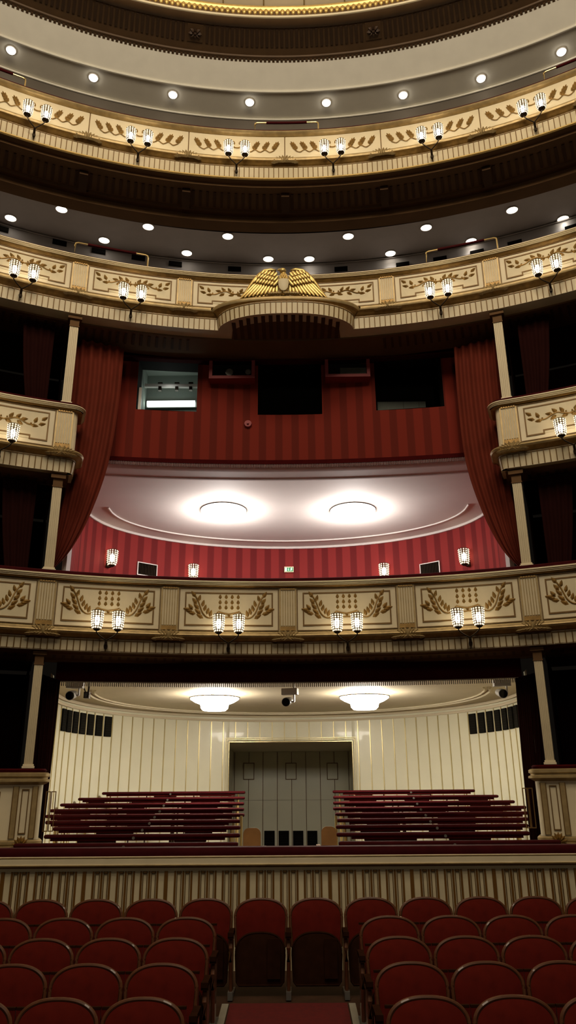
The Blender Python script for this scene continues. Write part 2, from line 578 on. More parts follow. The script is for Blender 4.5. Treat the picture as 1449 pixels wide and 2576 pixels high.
def front_parts(root, path, lowpath, T, gallery=False, dflute=0.092, midpath=None):
    mb = MB(); t = T['top']
    sweep(mb, path, [(-.045, t - .075), (-.05, t - .02), (-.02, t), (.28, t), (.30, t - .075)], closed=True)
    mb.build('velvet_armrest', M['velvet'], root, smooth=True)
    mb = MB(); pt = T['pt']
    if gallery:
        sweep(mb, path, [(.30, t - .075), (-.05, t - .075), (-.10, t - .09), (-.12, t - .12), (-.10, t - .15), (-.05, pt), (.30, pt)], closed=True, mi=0)
        mb.build('gilded_cornice', [M['gold']], root, smooth=True)
    else:
        sweep(mb, path, [(.30, t - .07), (-.10, t - .07), (-.12, t - .08), (-.12, t - .095), (-.10, t - .098), (-.10, t - .102), (-.105, t - .115), (-.085, t - .12), (-.085, t - .124), (-.09, t - .135), (.30, t - .135)], closed=True, mi=0)
        sweep(mb, path, [(-.07, t - .134), (-.06, t - .15), (-.02, pt), (.2, pt), (.2, t - .134)], closed=True, mi=1)
        mb.build('cornice', [M['cream'], M['old_gold']], root, smooth=30)
    mb = MB()
    sweep(mb, path, [(0, pt), (0, T['pb'] - .02), (.28, T['pb'] - .02), (.28, pt)], closed=True)
    mb.build('parapet_wall', M['cream'], root, smooth=30)
    mb = MB(); pb, gb = T['pb'], T['gb']
    h = pb - gb
    midpath = midpath or lowpath
    sweep(mb, midpath, [(.10, pb), (-.03, pb), (-.05, pb - .08 * h), (-.055, pb - .16 * h), (-.10, pb - .2 * h), (-.14, pb - .34 * h), (-.15, pb - .5 * h), (-.13, pb - .66 * h)], mi=0)
    sweep(mb, midpath, [(-.13, pb - .66 * h), (-.09, pb - .74 * h), (-.07, pb - .85 * h), (-.03, gb), (.1, gb)], mi=1)
    mb.build('gilded_moulding', [M['gold'], M['old_gold']], root, smooth=50)
    mb = MB(); bb = T['bb']
    sweep(mb, lowpath, [(-.03, gb), (0.0, bb + .015), (.0, bb), (.25, bb), (.25, gb)], closed=True, mi=0)
    tl = math.atan2(0.03, gb - bb - .015)
    flutes(mb, lowpath, dflute, .015, (gb - bb) * .93, (gb + bb) / 2, .014, tl, 1, off=.017)
    sweep(mb, lowpath, [(-.036, gb - .012), (-.036, gb - .024), (-.02, gb - .024), (-.02, gb - .012)], closed=True, mi=1)
    if gallery:
        sweep(mb, lowpath, [(-.022, bb + .022), (-.022, bb - .004), (.02, bb - .004), (.02, bb + .022)], closed=True, mi=2)
    mb.build('fluted_band', [M['band'], M['line_gold'], M['gold_bright']], root, smooth=30)


def panel_parts(root, R, YC, T, ks, al, kind, relief_mesh, half=0.77):
    P = bend(R)
    pt, pb = T['pt'], T['pb']
    zc = (pt + pb) / 2
    proto = None
    for k in ks:
        if proto is None:
            mb = MB()
            if kind == 'gallery':
                bent_slab(mb, P, -R * al / 2 + .012, R * al / 2 - .012, pb + .01, pt - .005, 0, .012, 10)
            else:
                bent_slab(mb, P, -half, half, pb + .012, pt - .015, 0, .018, 10)
                bent_slab(mb, P, -half + .10, half - .10, pb + .10, pt - .10, 0, .024, 10, 1)
            if kind == 'gallery':
                bent_slab(mb, P, R * al / 2 - .008, R * al / 2 + .008, pb + .01, pt - .005, 0, .006, 1, 2)
            pn = mb.build('panel', [M['cream'], M['cream_field'], M['line_gold']], root, loc=(0, YC, 0))
            if kind != 'gallery':
                mb = MB(); Q = lambda s, d, z: P(s, d + .016, z)
                for ins, w in ((.10, .022), (.006, .012)):
                    s = half - ins; z0, z1 = pb + .012 + ins * .85, pt - .015 - ins * .75
                    if kind == 'branch' and ins == .10:
                        zz = z0 + .055
                        pts = [(-s, z1), (s, z1), (s, z0), (s - .26, z0), (s - .26, zz), (-s + .26, zz), (-s + .26, z0), (-s, z0)]
                    else:
                        pts = [(-s, z1), (s, z1), (s, z0), (-s, z0)]
                    bent_line(mb, Q, pts, w, .014)
                mb.build('panel_moulding', M['line_gold'], pn)
            r = bpy.data.objects.new('leaf_relief', relief_mesh); COL.objects.link(r); r.parent = pn
            r.location.z = zc
            proto = pn
            KIDS[proto.name] = kids(proto)
        else:
            pn = copy_tree(proto, root)
        pn.rotation_euler.z = -(k + .5) * al


def relief_to_mesh(mb, name):
    o = mb.build(name, M['old_gold'])
    me = o.data
    for v in me.vertices:      # lift onto the panel face
        r = math.hypot(v.co.x, v.co.y)
        v.co.x *= (r - .02) / r; v.co.y *= (r - .02) / r
    bpy.data.objects.remove(o)
    return me


def pilasters(root, R, YC, T, ks, al, brackets=True, bracket_ks=None):
    P = bend(R)
    mb = MB(); pt, pb = T['pt'], T['pb']
    w = .115
    bent_slab(mb, P, -w - .02, w + .02, pb + .005, pt - .005, 0, .022, 2, 2)
    for i in range(6):
        s = -w + .02 + i * (2 * w - .04) / 5
        bent_slab(mb, P, s - .012, s + .012, pb + .09, pt - .03, .02, .034, 1, 0)
    bent_slab(mb, P, -w, w, pb + .015, pb + .075, .02, .045, 2, 1)
    for i in range(6):
        s = -w + .02 + i * (2 * w - .04) / 5
        bent_slab(mb, P, s - .014, s + .014, pt - .035, pt - .01, .02, .05, 1, 1)
    mesh = None
    for k in ks:
        if mesh is None:
            o = mb.build('pilaster', [M['band'], M['old_gold'], M['gold']], root, loc=(0, YC, 0)); mesh = o
        else:
            o = mesh.copy(); COL.objects.link(o); o.parent = root
        o.rotation_euler.z = -k * al


def brackets(root, R, YC, z, ks, al, k_=1.0, d0=.13):
    proto = None
    for k in ks:
        if proto is None:
            proto = o = bracket_leaves(R, z, d0, k_).build('leaf_bracket', M['gold'], root, smooth=30, loc=(0, YC, 0))
        else:
            o = proto.copy(); COL.objects.link(o); o.parent = root
        o.rotation_euler.z = -k * al


NP = 4.6
# first tier
mesh_spray = relief_to_mesh(relief_spray(R1), 'laurel_spray_relief')
mesh_branch = relief_to_mesh(relief_branch(R1), 'laurel_branch_relief')
mesh_ears = relief_to_mesh(relief_ears(RG), 'leaf_bunch_relief')
pathA = arc(R1, YC1, -NP * AL, NP * AL, 120)
rootA = empty('balcony')
front_parts(rootA, pathA, pathA, TA)
panel_parts(rootA, R1, YC1, TA, range(-4, 4), AL, 'spray', mesh_spray)
pilasters(rootA, R1, YC1, TA, range(-4, 5), AL)
brackets(rootA, R1, YC1, TA['pb'] - .06, range(-4, 5), AL)
mb = MB()
sweep(mb, pathA, [(.0, 1.936), (.14, 1.93), (.16, 1.91), (.25, 1.91), (.27, 1.935), (.70, 1.935), (.72, 1.90), (.95, 1.90), (.95, 2.0), (0, 2.0)], closed=True)
soffit_flutes(mb, R1, YC1, [i * .0125 for i in range(-62, 63)], R1 + .32, R1 + .66, 1.93, .045, 1)
mb.build('soffit', [M['soffit'], M['soffit_dark']], rootA, smooth=30)
tag(rootA, 'lowest curved balcony front, cream panels with gilt laurel sprays above the standing room', 'balcony')
rebase(rootA, (0, YC1 + R1, 1.93))

# tier with the eagle: a round bulge in the middle of the lower mouldings
BW = 1.2


def bulge(s, dep=0.57):
    t = abs(s) / BW
    return dep * (1 - t ** 2.3) ** 0.55 if t < 1 else 0.0


pathC = arc(R1, YC1, -NP * AL, NP * AL, 120)
lowC, midC = [], []
ss = [-NP * AL * R1 + i * (NP * AL * R1 - BW) / 50 for i in range(50)]
ss += [-BW + BW * (1 - math.cos(PI / 2 * (i / 24)) ** 1.0) ** 1.5 for i in range(24)]
ss = [s for s in ss if s < -1e-4]
ss = ss + [0.0] + [-s for s in reversed(ss)]
for s in ss:
    r = R1 - bulge(s)
    lowC.append((r * math.sin(s / R1), YC1 + r * math.cos(s / R1)))
    r = R1 - bulge(s, .40)
    midC.append((r * math.sin(s / R1), YC1 + r * math.cos(s / R1)))
rootC = empty('balcony')
front_parts(rootC, pathC, lowC, TC, midpath=midC)
panel_parts(rootC, R1, YC1, TC, range(-4, 4), AL, 'branch', mesh_branch)
pilasters(rootC, R1, YC1, TC, [-4, -3, -2, -1, 1, 2, 3, 4], AL)
brackets(rootC, R1, YC1, TC['pb'] - .07, [-4, -3, -2, -1, 1, 2, 3, 4], AL)
mb = MB()
# top of the bulge and its underside
edge_in = [(R1 * math.sin(s / R1), YC1 + R1 * math.cos(s / R1)) for s in ss]
mb.grid([[(a[0], a[1], TC['pb']), (b[0], b[1], TC['pb'])] for a, b in zip(midC, edge_in)], 2)
mb.grid([[(a[0], a[1], TC['gb'] + .001), (b[0], b[1], TC['gb'] + .001)] for a, b in zip(lowC, edge_in)], 2)
outer = [((R1 + .95) * math.sin(s / R1), YC1 + (R1 + .95) * math.cos(s / R1)) for s in ss]
mid = [((R1 + .25) * math.sin(s / R1), YC1 + (R1 + .25) * math.cos(s / R1)) for s in ss]
zb = TC['bb']
mb.grid([[(a[0], a[1], zb + .001), (b[0], b[1], zb), (b[0], b[1], zb - .03), (c[0], c[1], zb - .03), (c[0], c[1], zb + .1)] for a, b, c in zip(lowC, mid, outer)], 0)
for i in range(-7, 8):
    x = i * .13
    f = math.sqrt(max(0, 1 - (x / 1.05) ** 2))
    y0 = YC1 + math.sqrt(R1 ** 2 - x * x) - .52 * f
    mb.box((x, (y0 + YC1 + R1 + .2) / 2, zb - .005), (.065, YC1 + R1 + .2 - y0, .016), 1)
soffit_flutes(mb, R1, YC1, [i * .0125 for i in range(-62, 63) if abs(i) > 12], R1 + .32, R1 + .66, zb - .032, .045, 1)
mb.build('soffit', [M['soffit'], M['soffit_dark'], M['old_gold']], rootC, smooth=30)
tag(rootC, 'third curved balcony front, cream panels with laurel branches, bulging below the gilded eagle', 'balcony')
rebase(rootC, (0, YC1 + R1, TC['bb']))


# box fronts that end beside the great central lodge
def end_path(sg, phi_end=.325, phi_far=NP * AL, deep=.34, rc=.10):
    """the arc of the boxes, turning outwards round a small corner at its free end (given in left-to-right order)"""
    a = arc(R1, YC1, -phi_far, -phi_end - rc / R1, 60)
    t = math.atan2(a[-1][1] - a[-2][1], a[-1][0] - a[-2][0])
    x, y = a[-1]
    cx, cy = x - math.sin(t) * rc, y + math.cos(t) * rc
    for i in range(1, 7):
        b = t - PI / 2 + (PI / 2) * i / 6
        a.append((cx + rc * math.cos(b), cy + rc * math.sin(b)))
    x, y = a[-1]
    e = t + PI / 2
    for i in range(1, 5):
        a.append((x + math.cos(e) * deep * i / 4, y + math.sin(e) * deep * i / 4))
    if sg > 0:
        a = [(-q[0], q[1]) for q in reversed(a)]
    return a


for sg, side in ((-1, 'left'), (1, 'right')):
    pb_ = end_path(sg)
    root = empty('balcony')
    front_parts(root, pb_, pb_, TB)
    panel_parts(root, R1, YC1, TB, (-4, -3) if sg < 0 else (2, 3), AL, 'branch', mesh_branch)
    pilasters(root, R1, YC1, TB, (-4, -3, -2) if sg < 0 else (2, 3, 4), AL)
    brackets(root, R1, YC1, TB['pb'] - .06, (-4, -3, -2) if sg < 0 else (2, 3, 4), AL)
    mb = MB()
    pa = arc(R1, YC1, -NP * AL, -.33, 50) if sg < 0 else arc(R1, YC1, .33, NP * AL, 50)
    sweep(mb, pa, [(.02, TB['bb'] + .02), (.14, TB['bb'] - .005), (.24, TB['bb'] - .03), (.50, TB['bb'] - .03), (.51, TB['bb'] - .05), (.55, TB['bb'] - .05), (.55, TB['bb'] + .1), (.02, TB['bb'] + .1)], closed=True)
    soffit_flutes(mb, R1, YC1, [sg * i * .0125 for i in range(28, 62)], R1 + .27, R1 + .48, TB['bb'] - .035, .045, 1)
    mb.build('soffit', [M['soffit'], M['soffit_dark']], root, smooth=30)
    tag(root, f'short middle box front ending beside the {side} curtain, rounded gilt corner', 'balcony')
    rebase(root, pol(R1, YC1, sg * .55, TB['bb']))

    # box front on the parterre, beside the standing room
    root = empty('box_parapet')
    pp = end_path(sg, phi_end=.323, deep=.34)
    mb = MB()
    sweep(mb, pp, [(-.02, .25), (-.03, .28), (-.01, .30), (.3, .30), (.3, .25)], closed=True)
    mb.build('velvet_armrest', M['velvet_dark'], root, smooth=True)
    mb = MB()
    sweep(mb, pp, [(.3, .25), (-.05, .25), (-.075, .235), (-.075, .20), (-.05, .185), (-.05, .17), (-.085, .155), (-.085, .13), (-.05, .115), (0, .09), (.3, .09)], closed=True)
    mb.build('gilded_cornice', M['gold'], root, smooth=40)
    mb = MB()
    sweep(mb, pp, [(0, .09), (0, -.60), (.3, -.60), (.3, .09)], closed=True, mi=0)
    mb.build('parapet_wall', [M['cream']], root, smooth=30)
    P = bend(R1)
    for c in ((-2, -3, -4) if sg < 0 else (2, 3, 4)):
        mb = MB()
        def U(s0, w, z0, z1):
            bent_line(mb, P, [(s0 - w / 2, z0), (s0 - w / 2, z1), (s0 + w / 2, z1), (s0 + w / 2, z0)], .012, .016)
        U(0, .085, -.52, .03)
        for s in (-.125, .125):
            bent_slab(mb, P, s - .03, s + .03, -.58, .07, 0, .02, 1, 1)
            for e in (-.035, .035):
                bent_slab(mb, P, s + e - .006, s + e + .006, -.58, .07, 0, .024, 1, 0)
        for s in ((-.36, -.45, -.54, -.75, -.84, -.93) if sg < 0 else (.36, .45, .54, .75, .84, .93)):
            U(s, .07, -.50, 0.0)
        if abs(c) == 2:
            for s in (.30 * -sg, .37 * -sg):
                U(s, .055, -.50, 0.0)
        mb.build('fluted_panel', [M['line_gold'], M['gold']], root, loc=(0, YC1, 0), rz=-c * AL)
    mb = MB()
    sweep(mb, pp, [(.3, -.60), (-.02, -.60), (-.05, -.62), (-.05, -.65), (-.03, -.67), (-.07, -.70), (-.07, -.74), (.3, -.74)], closed=True)
    mb.build('gilded_plinth', M['gold'], root, smooth=40)
    mb = MB()
    sweep(mb, pp, [(-.04, -.74), (-.04, -2.1), (.3, -2.1), (.3, -.74)], closed=True)
    mb.build('base', M['soffit'], root, smooth=30)
    mb = MB()
    for i in range(-3, 4):
        a = math.radians(90 + i * 24)
        leaf(mb, lambda s, d, z: P(s, .07 + d, z), math.cos(a) * .06, -.68 + math.sin(a) * .08, a, .12, .045, .04)
    mb.build('leaf_bracket', M['old_gold'], root, loc=(0, YC1, 0), rz=-sg * 2 * AL)
    tag(root, f'cream and gilt parterre box front to the {side} of the standing rails', 'parapet')
    rebase(root, pol(R1, YC1, sg * .5, -2.1))

# top gallery
pathG = arc(RG, YCG, -NP * ALG, NP * ALG, 120)
rootG = empty('balcony')
front_parts(rootG, pathG, pathG, TG, gallery=True, dflute=.098)
panel_parts(rootG, RG, YCG, TG, range(-4, 4), ALG, 'gallery', mesh_ears)
brackets(rootG, RG, YCG, TG['pb'] - .08, range(-4, 5), ALG, 1.1)
mb = MB(); zb = TG['bb']
sweep(mb, pathG, [(.0, zb), (.15, zb - .01), (.17, zb - .05), (.3, zb - .05), (.32, zb - .02), (.85, zb - .02), (.87, zb - .06), (1.0, zb - .06), (1.0, zb - .2), (1.3, zb - .2), (1.3, zb + .1), (0, zb + .1)], closed=True)
soffit_flutes(mb, RG, YCG, [i * .0118 for i in range(-62, 63) if i % 14], RG + .38, RG + .80, zb - .025, .05, 1)
for k in range(-4, 5):
    c = pol(RG + .6, YCG, k * ALG, zb - .06)
    mb.box(c, (.16, .5, .1), 1, Matrix.Rotation(-k * ALG, 3, 'Z'))
mb.build('soffit', [M['soffit'], M['soffit_dark']], rootG, smooth=30)
tag(rootG, 'topmost curved gallery front, plain cream panels with bunched gilt leaves', 'balcony')
rebase(rootG, (0, YCG + RG, TG['bb']))
# ------------------------------------------------------------------ floors
ROWS = [(5.974, -1.324), (6.72, -1.261), (7.45, -1.205), (8.10, -1.135), (8.977, -1.079)]   # seat-back tops: depth, height
ROWH = 0.87
fl = [(2.0, ROWS[0][1] - ROWH - .18)] + [(d - .1, h - ROWH) for d, h in ROWS] + [(10.3, ROWS[-1][1] - ROWH)]
def floor_z(y):
    for (a, za), (b, zb_) in zip(fl, fl[1:]):
        if y <= b:
            return za + (zb_ - za) * (y - a) / (b - a)
    return fl[-1][1]
mb = MB()
mb.grid([[(-9, y, z), (9, y, z), (9, y, z - .15), (-9, y, z - .15)] for y, z in fl], closed_v=True)
struct(mb.build('floor', M['parquet']), 'dark raked parterre floor under the red seats', 'floor')
mb = MB()
mb.grid([[(-.57, y, floor_z(y) + .006), (-.57, y, floor_z(y) + .016), (.57, y, floor_z(y) + .016), (.57, y, floor_z(y) + .006)] for y in (3.0, 5.874, 6.62, 7.35, 8.0, 8.60)], closed_v=True)
o = mb.build('carpet_runner', M['carpet'])
tag(o, 'red carpet strip along the central aisle between the seats', 'carpet')
for sg in (-1, 1):
    mb = MB()
    mb.grid([[(sg * .585, y, floor_z(y) + .003), (sg * .585, y, floor_z(y) + .014), (sg * .65, y, floor_z(y) + .014), (sg * .65, y, floor_z(y) + .003)] for y in (3.0, 5.874, 6.62, 7.35, 8.0, 8.60)], closed_v=True)
    struct(mb.build('trim_1' if sg < 0 else 'trim_2', M['grey_stone']), 'pale edge strip along the %s side of the aisle carpet' % ('left' if sg < 0 else 'right'), 'floor trim')

# ------------------------------------------------------------------ parterre parapet in front of the standing room
PW = 10.0
root = empty('parterre_parapet')
pl = [(-4.88, PW), (4.88, PW)]
mb = MB(); sweep(mb, pl, [(-.03, -.735), (-.04, -.69), (-.01, -.645), (.22, -.645), (.24, -.735)], closed=True)
mb.build('velvet_armrest', M['velvet'], root, smooth=50)
mb = MB(); sweep(mb, pl, [(-.03, -.735), (-.05, -.745), (-.05, -.752), (-.035, -.757), (-.06, -.762), (-.06, -.822), (-.07, -.826), (-.07, -.836), (-.03, -.85), (.2, -.85), (.2, -.735)], closed=True, mi=0)
sweep(mb, pl, [(-.066, -.824), (-.078, -.828), (-.078, -.836), (-.066, -.84)], closed=True, mi=1)
sweep(mb, pl, [(-.049, -.742), (-.056, -.745), (-.056, -.751), (-.049, -.754)], closed=True, mi=1)
mb.build('ledge', [M['cream'], M['gold']], root)
mb = MB(); sweep(mb, pl, [(0, -.84), (0, -2.05), (.2, -2.05), (.2, -.84)], closed=True)
mb.build('parapet_wall', M['cream_field'], root)
mb = MB()
ST0, ST1 = -2.0, -.90
def strip(x, w, d=.014, z0=ST0, z1=ST1, mi=0):
    mb.box((x, PW - d / 2, (z0 + z1) / 2), (w, d, z1 - z0), mi)
strip(-.488, .042, .02)
for g in (-.283, .004, .287):
    for e in (-.098, 0, .098):
        strip(g + e, .022)
    for e in (-.05, .05):
        strip(g + e - .024, .007, .018, mi=1); strip(g + e + .024, .007, .018, mi=1)
        strip(g + e, .05, .018, ST1 - .022, ST1, mi=1)
pr = mb.build('fluted_panel', [M['strip_gold'], M['line_gold']], root)
pr.location.x = -5 * .976
for i in range(-4, 6):
    c = pr.copy(); COL.objects.link(c); c.parent = root; c.location.x = i * .976
tag(root, 'long cream parapet with bronze fluting and red velvet top behind the last seat row', 'parapet')
rebase(root, (0, PW, -2.0))

# ------------------------------------------------------------------ central lodges
def oval(a, b, yc, lead, n=48):
    """plan of an oval room, from its right front corner round the back to the left one"""
    pts = list(lead)
    for i in range(1, n):
        t = PI * i / n
        pts.append((a * math.cos(t), yc + b * math.sin(t)))
    return pts + [(-x, y) for x, y in reversed(lead)]
def wall_strip(mb, path, z0, z1, mi=0, n=1):
    ll = lens(path); c = ll[-1] / 2
    mb.grid([[(x, y, z0 + (z1 - z0) * k / n) for k in range(n + 1)] for x, y in path], mi, uvs=[[(l - c, z0 + (z1 - z0) * k / n) for k in range(n + 1)] for l in ll])
def inset(path, d):
    ns = normals(path)
    return [(p[0] + n[0] * d, p[1] + n[1] * d) for p, n in zip(path, ns)]
def lid(mb, path, z, mi=0):
    b = len(mb.v); mb.v += [(x, y, z) for x, y in path]; mb.face(list(range(b, b + len(path))), mi)

UP = oval(4.45, 2.85, 15.55, [(3.70, 12.05), (3.72, 12.2), (3.86, 12.9), (4.2, 14.2), (4.45, 15.4)])
LO = oval(4.35, 4.2, 14.8, [(3.62, 11.7), (3.66, 12.0), (3.95, 12.9), (4.3, 14.1), (4.35, 14.7)])
ZU, ZL = 5.78, 1.70
mb = MB(); wall_strip(mb, UP, 2.02, ZU - .02)
struct(mb.build('wall_lodge_upper', M['red_wall'], smooth=True), 'curved red striped wall of the large central lodge', 'wall')
mb = MB()
for sg in (-1, 1):
    mb.box((sg * 3.655, 12.05, 3.9), (.07, .22, 3.7))
struct(mb.build('trim_3', M['ceil_white']), 'pale jambs at the front of the central lodge', 'trim')
mb = MB(); lid(mb, UP[2:-2] + [(x, -7.38 + math.sqrt(20.42 ** 2 - x * x)) for x in [-3.75 + 7.5 * i / 20 for i in range(21)]], ZU)
IN = inset(UP[4:-4], .55)
mb2 = MB()
struct(mb.build('ceiling', M['ceil_white']), 'white oval ceiling of the central lodge', 'ceiling')
mb = MB()
mb.tube([(x, y, ZU - .008) for x, y in IN], .022, 6)
mb.tube([(x, y, ZU - .02) for x, y in inset(UP[2:-2], .03)], .035, 6)
struct(mb.build('trim_4', M['ceil_white'], smooth=True), 'raised moulding round the lodge ceiling', 'trim')
mb = MB(); lid(mb, UP, 2.03)
struct(mb.build('floor.001', M['parquet']), 'lodge floor hidden behind the balcony', 'floor')

# lower room: cream panelled wall with brass lines, a wide opening in the back
LL = lens(LO); LC = LL[-1] / 2
def at_len(path, ll, s):
    for i in range(len(path) - 1):
        if ll[i + 1] >= s:
            k = (s - ll[i]) / (ll[i + 1] - ll[i])
            a, b = path[i], path[i + 1]
            return (a[0] + (b[0] - a[0]) * k, a[1] + (b[1] - a[1]) * k, math.atan2(b[1] - a[1], b[0] - a[0]))
    return (*path[-1], 0)
DOORW, DOORH = 1.455, 1.075
ST_FLOOR = -1.95
def seg(x0=None, x1=None):
    return
fine = []
N = 200
for i in range(N + 1):
    x, y, a = at_len(LO, LL, LL[-1] * i / N * .99999)
    fine.append((x, y))
def door_edge():
    # arc length at which the wall meets the opening
    for i in range(N):
        if fine[i][0] > DOORW >= fine[i + 1][0] and fine[i][1] > 16:
            return i
e0 = door_edge()
yd = 14.8 + 4.2 * math.sqrt(1 - (DOORW / 4.35) ** 2)
rightw = fine[:e0 + 1] + [(DOORW, yd)]
leftw = [(-x, y) for x, y in reversed(rightw)]
topw = [(DOORW, yd)] + [p for p in fine if abs(p[0]) < DOORW and p[1] > 16] + [(-DOORW, yd)]
mb = MB()
wall_strip(mb, rightw, ST_FLOOR, ZL); wall_strip(mb, leftw, ST_FLOOR, ZL); wall_strip(mb, topw, DOORH, ZL)
struct(mb.build('wall_standing_room', M['panel_cream'], smooth=True), 'glossy cream curved wall round the standing room', 'wall')
# brass lines between the panels
mb = MB(); PITCH = .297
nl = int(LC / PITCH)
line_s = [LC + (k + .5) * PITCH for k in range(-nl, nl)]
for s in line_s:
    x, y, a = at_len(LO, LL, s)
    if abs(x) > 4.36 or y < 12.5:
        continue
    z0 = DOORH + .03 if (abs(x) < DOORW + .03 and y > 16) else ST_FLOOR
    mb.box((x, y, (z0 + ZL - .16) / 2), (.022, .03, ZL - .16 - z0), 0, Matrix.Rotation(a, 3, 'Z'))
struct(mb.build('trim_5', M['panel_line']), 'thin brass lines between the cream wall panels', 'trim')
mb = MB()
io = inset(fine, .02)
for d, z, r in ((.03, ZL - .13, .03), (.03, ZL - .02, .05)):
    mb.tube([(x, y, z) for x, y in inset([q for q in fine if q[1] > 12.7], d)], r, 6)
mb.tube([(x, y, ZL - .015) for x, y in inset(fine[20:-20], .62)], .035, 6)
mb.tube([(x, y, ZL - .01) for x, y in inset(fine[20:-20], .72)], .02, 6)
struct(mb.build('trim_6', M['ceil_cream'], smooth=True), 'cream cornice and ring moulding of the standing room ceiling', 'trim')
mb = MB(); lid(mb, [p for p in fine if p[1] > 12.4], ZL)
struct(mb.build('ceiling.001', M['ceil_cream']), 'cream oval ceiling of the standing room', 'ceiling')
# opening frame
mb = MB()
for e, w in ((.0, .018), (.05, .010), (.085, .010)):
    x = DOORW + e
    for sg in (-1, 1):
        mb.box((sg * x, yd - .02, (DOORH + e + ST_FLOOR) / 2), (w, .05, DOORH + e - ST_FLOOR))
    mb.box((0, yd - .02 + .0, DOORH + e), (2 * x + w, .05, w))
struct(mb.build('trim_7', M['panel_line']), 'brass frame round the wide rear opening', 'trim')
# vestibule behind
VB = 24.2; VX = 1.77; VH = DOORH + .02
mb = MB()
mb.quad((-VX, VB, ST_FLOOR), (VX, VB, ST_FLOOR), (VX, VB, VH), (-VX, VB, VH))
for sg in (-1, 1):
    mb.quad((sg * VX, yd + .1, ST_FLOOR), (sg * VX, VB, ST_FLOOR), (sg * VX, VB, VH), (sg * VX, yd + .1, VH))
    mb.quad((sg * DOORW, yd, ST_FLOOR), (sg * VX, yd + .1, ST_FLOOR), (sg * VX, yd + .1, VH), (sg * DOORW, yd, VH))
struct(mb.build('wall_vestibule', M['panel_cream']), 'panelled back wall of the passage behind the standing room', 'wall')
mb = MB(); mb.quad((-VX, yd, VH), (VX, yd, VH), (VX, VB, VH), (-VX, VB, VH))
struct(mb.build('ceiling.002', M['ceil_cream']), 'low ceiling of the rear passage', 'ceiling')
mb = MB()
for k in range(-4, 5):
    mb.box((k * .43, VB - .01, (VH + ST_FLOOR) / 2), (.016, .02, VH - ST_FLOOR - .02))
mb.box((0, VB - .01, -.28), (2 * VX, .012, .004))
struct(mb.build('trim_8', M['line_gold']), 'vertical panel joints on the rear passage wall', 'trim')
# stepped floor of the standing room
NS = 9
RAIL_D = [10.66 + .73 * k for k in range(NS)]
mb = MB()
steps = [(10.2, -1.93)]
for k, d in enumerate(RAIL_D):
    zz = -1.93 + .70 * (k + 1) / 9
    steps += [(d + .1, steps[-1][1]), (d + .1, zz)]
steps.append((19.2, steps[-1][1]))
for sg in (-1, 1):
    b = [[(sg * .62, y, z), (sg * 4.6, y, z)] for y, z in steps]
    mb.grid(b)
    mb.grid([[(sg * .62, y, z), (sg * .62, y, -2.0)] for y, z in steps])
struct(mb.build('floor.002', M['parquet']), 'stepped floor under the standing rails', 'floor')
mb = MB(); mb.box((0, 16.7, -1.98), (5, 13.3, .06))
struct(mb.build('floor.003', M['parquet']), 'floor of the gangway between the standing rails', 'floor')

# ------------------------------------------------------------------ hung upper wall with projection openings, across the top of the lodge
RW, YCW = 20.0, 12.62 - 20.0
WZ0, WZ1 = 5.56, 7.85
fw = on_cyl(RW, YCW)
def wpt(u, v):
    p = hit(u, v, fw); return p.x, p.z
holes = []
for u0, u1, v0, v1 in ((346, 497, 893, 1033), (649, 809, 893, 1043), (943, 1113, 893, 1028)):
    a, b = wpt(u0, (v0 + v1) / 2), wpt(u1, (v0 + v1) / 2)
    c = wpt((u0 + u1) / 2, v1)
    holes.append((a[0], b[0], c[1], 7.62))
xs = sorted(set([-3.75 + 7.5 * i / 50 for i in range(51)] + [h[0] for h in holes] + [h[1] for h in holes]))
zs = sorted(set([WZ0, WZ1, 7.62] + [h[2] for h in holes]))
def wy(x, d=0.0):
    return YCW + math.sqrt((RW + d) ** 2 - x * x)
mb = MB()
for x0, x1 in zip(xs, xs[1:]):
    for z0, z1 in zip(zs, zs[1:]):
        if any(h[0] - 1e-6 <= x0 and x1 <= h[1] + 1e-6 and z0 >= h[2] - 1e-6 and z1 <= h[3] + 1e-6 for h in holes):
            continue
        mb.quad((x0, wy(x0), z0), (x1, wy(x1), z0), (x1, wy(x1), z1), (x0, wy(x0), z1), 0, [(x0, z0), (x1, z0), (x1, z1), (x0, z1)])
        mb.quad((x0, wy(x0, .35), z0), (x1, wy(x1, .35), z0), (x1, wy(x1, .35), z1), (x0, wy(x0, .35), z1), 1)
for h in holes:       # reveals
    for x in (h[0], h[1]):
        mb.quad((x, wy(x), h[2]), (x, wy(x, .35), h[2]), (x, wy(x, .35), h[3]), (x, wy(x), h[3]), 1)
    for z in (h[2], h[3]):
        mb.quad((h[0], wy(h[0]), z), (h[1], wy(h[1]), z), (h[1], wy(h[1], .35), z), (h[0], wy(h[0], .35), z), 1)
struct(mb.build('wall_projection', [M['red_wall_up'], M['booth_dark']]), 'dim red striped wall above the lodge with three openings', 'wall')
mb = MB()
pw = [(x, wy(x)) for x in [-3.75 + 7.5 * i / 40 for i in range(41)]]
sweep(mb, pw, [(0, WZ0), (.05, WZ0 - .02), (.35, WZ0 - .02), (.38, WZ0 + .10), (1.0, WZ0 + .10), (1.02, ZU + .02), (1.1, ZU + .05)], mi=0)
sweep(mb, pw, [(.99, WZ0 + .085), (1.03, WZ0 + .085), (1.03, WZ0 + .1), (.99, WZ0 + .1)], closed=True, mi=0)
struct(mb.build('trim_9', M['ceil_white'], smooth=30), 'white underside of the beam over the lodge', 'trim')
mb = MB()
sweep(mb, pw, [(-.03, WZ0 + .05), (-.03, WZ0 - .03), (.0, WZ0 - .03), (.0, WZ0 + .05)], closed=True, mi=0)
for x, y, a in along(pw, .03):
    mb.box((x, y - .015, WZ0 - .06), (.016, .02, .07), 1, Matrix.Rotation(a, 3, 'Z'))
o = mb.build('valance_trim', [M['velvet_dark'], M['fringe_dim']])
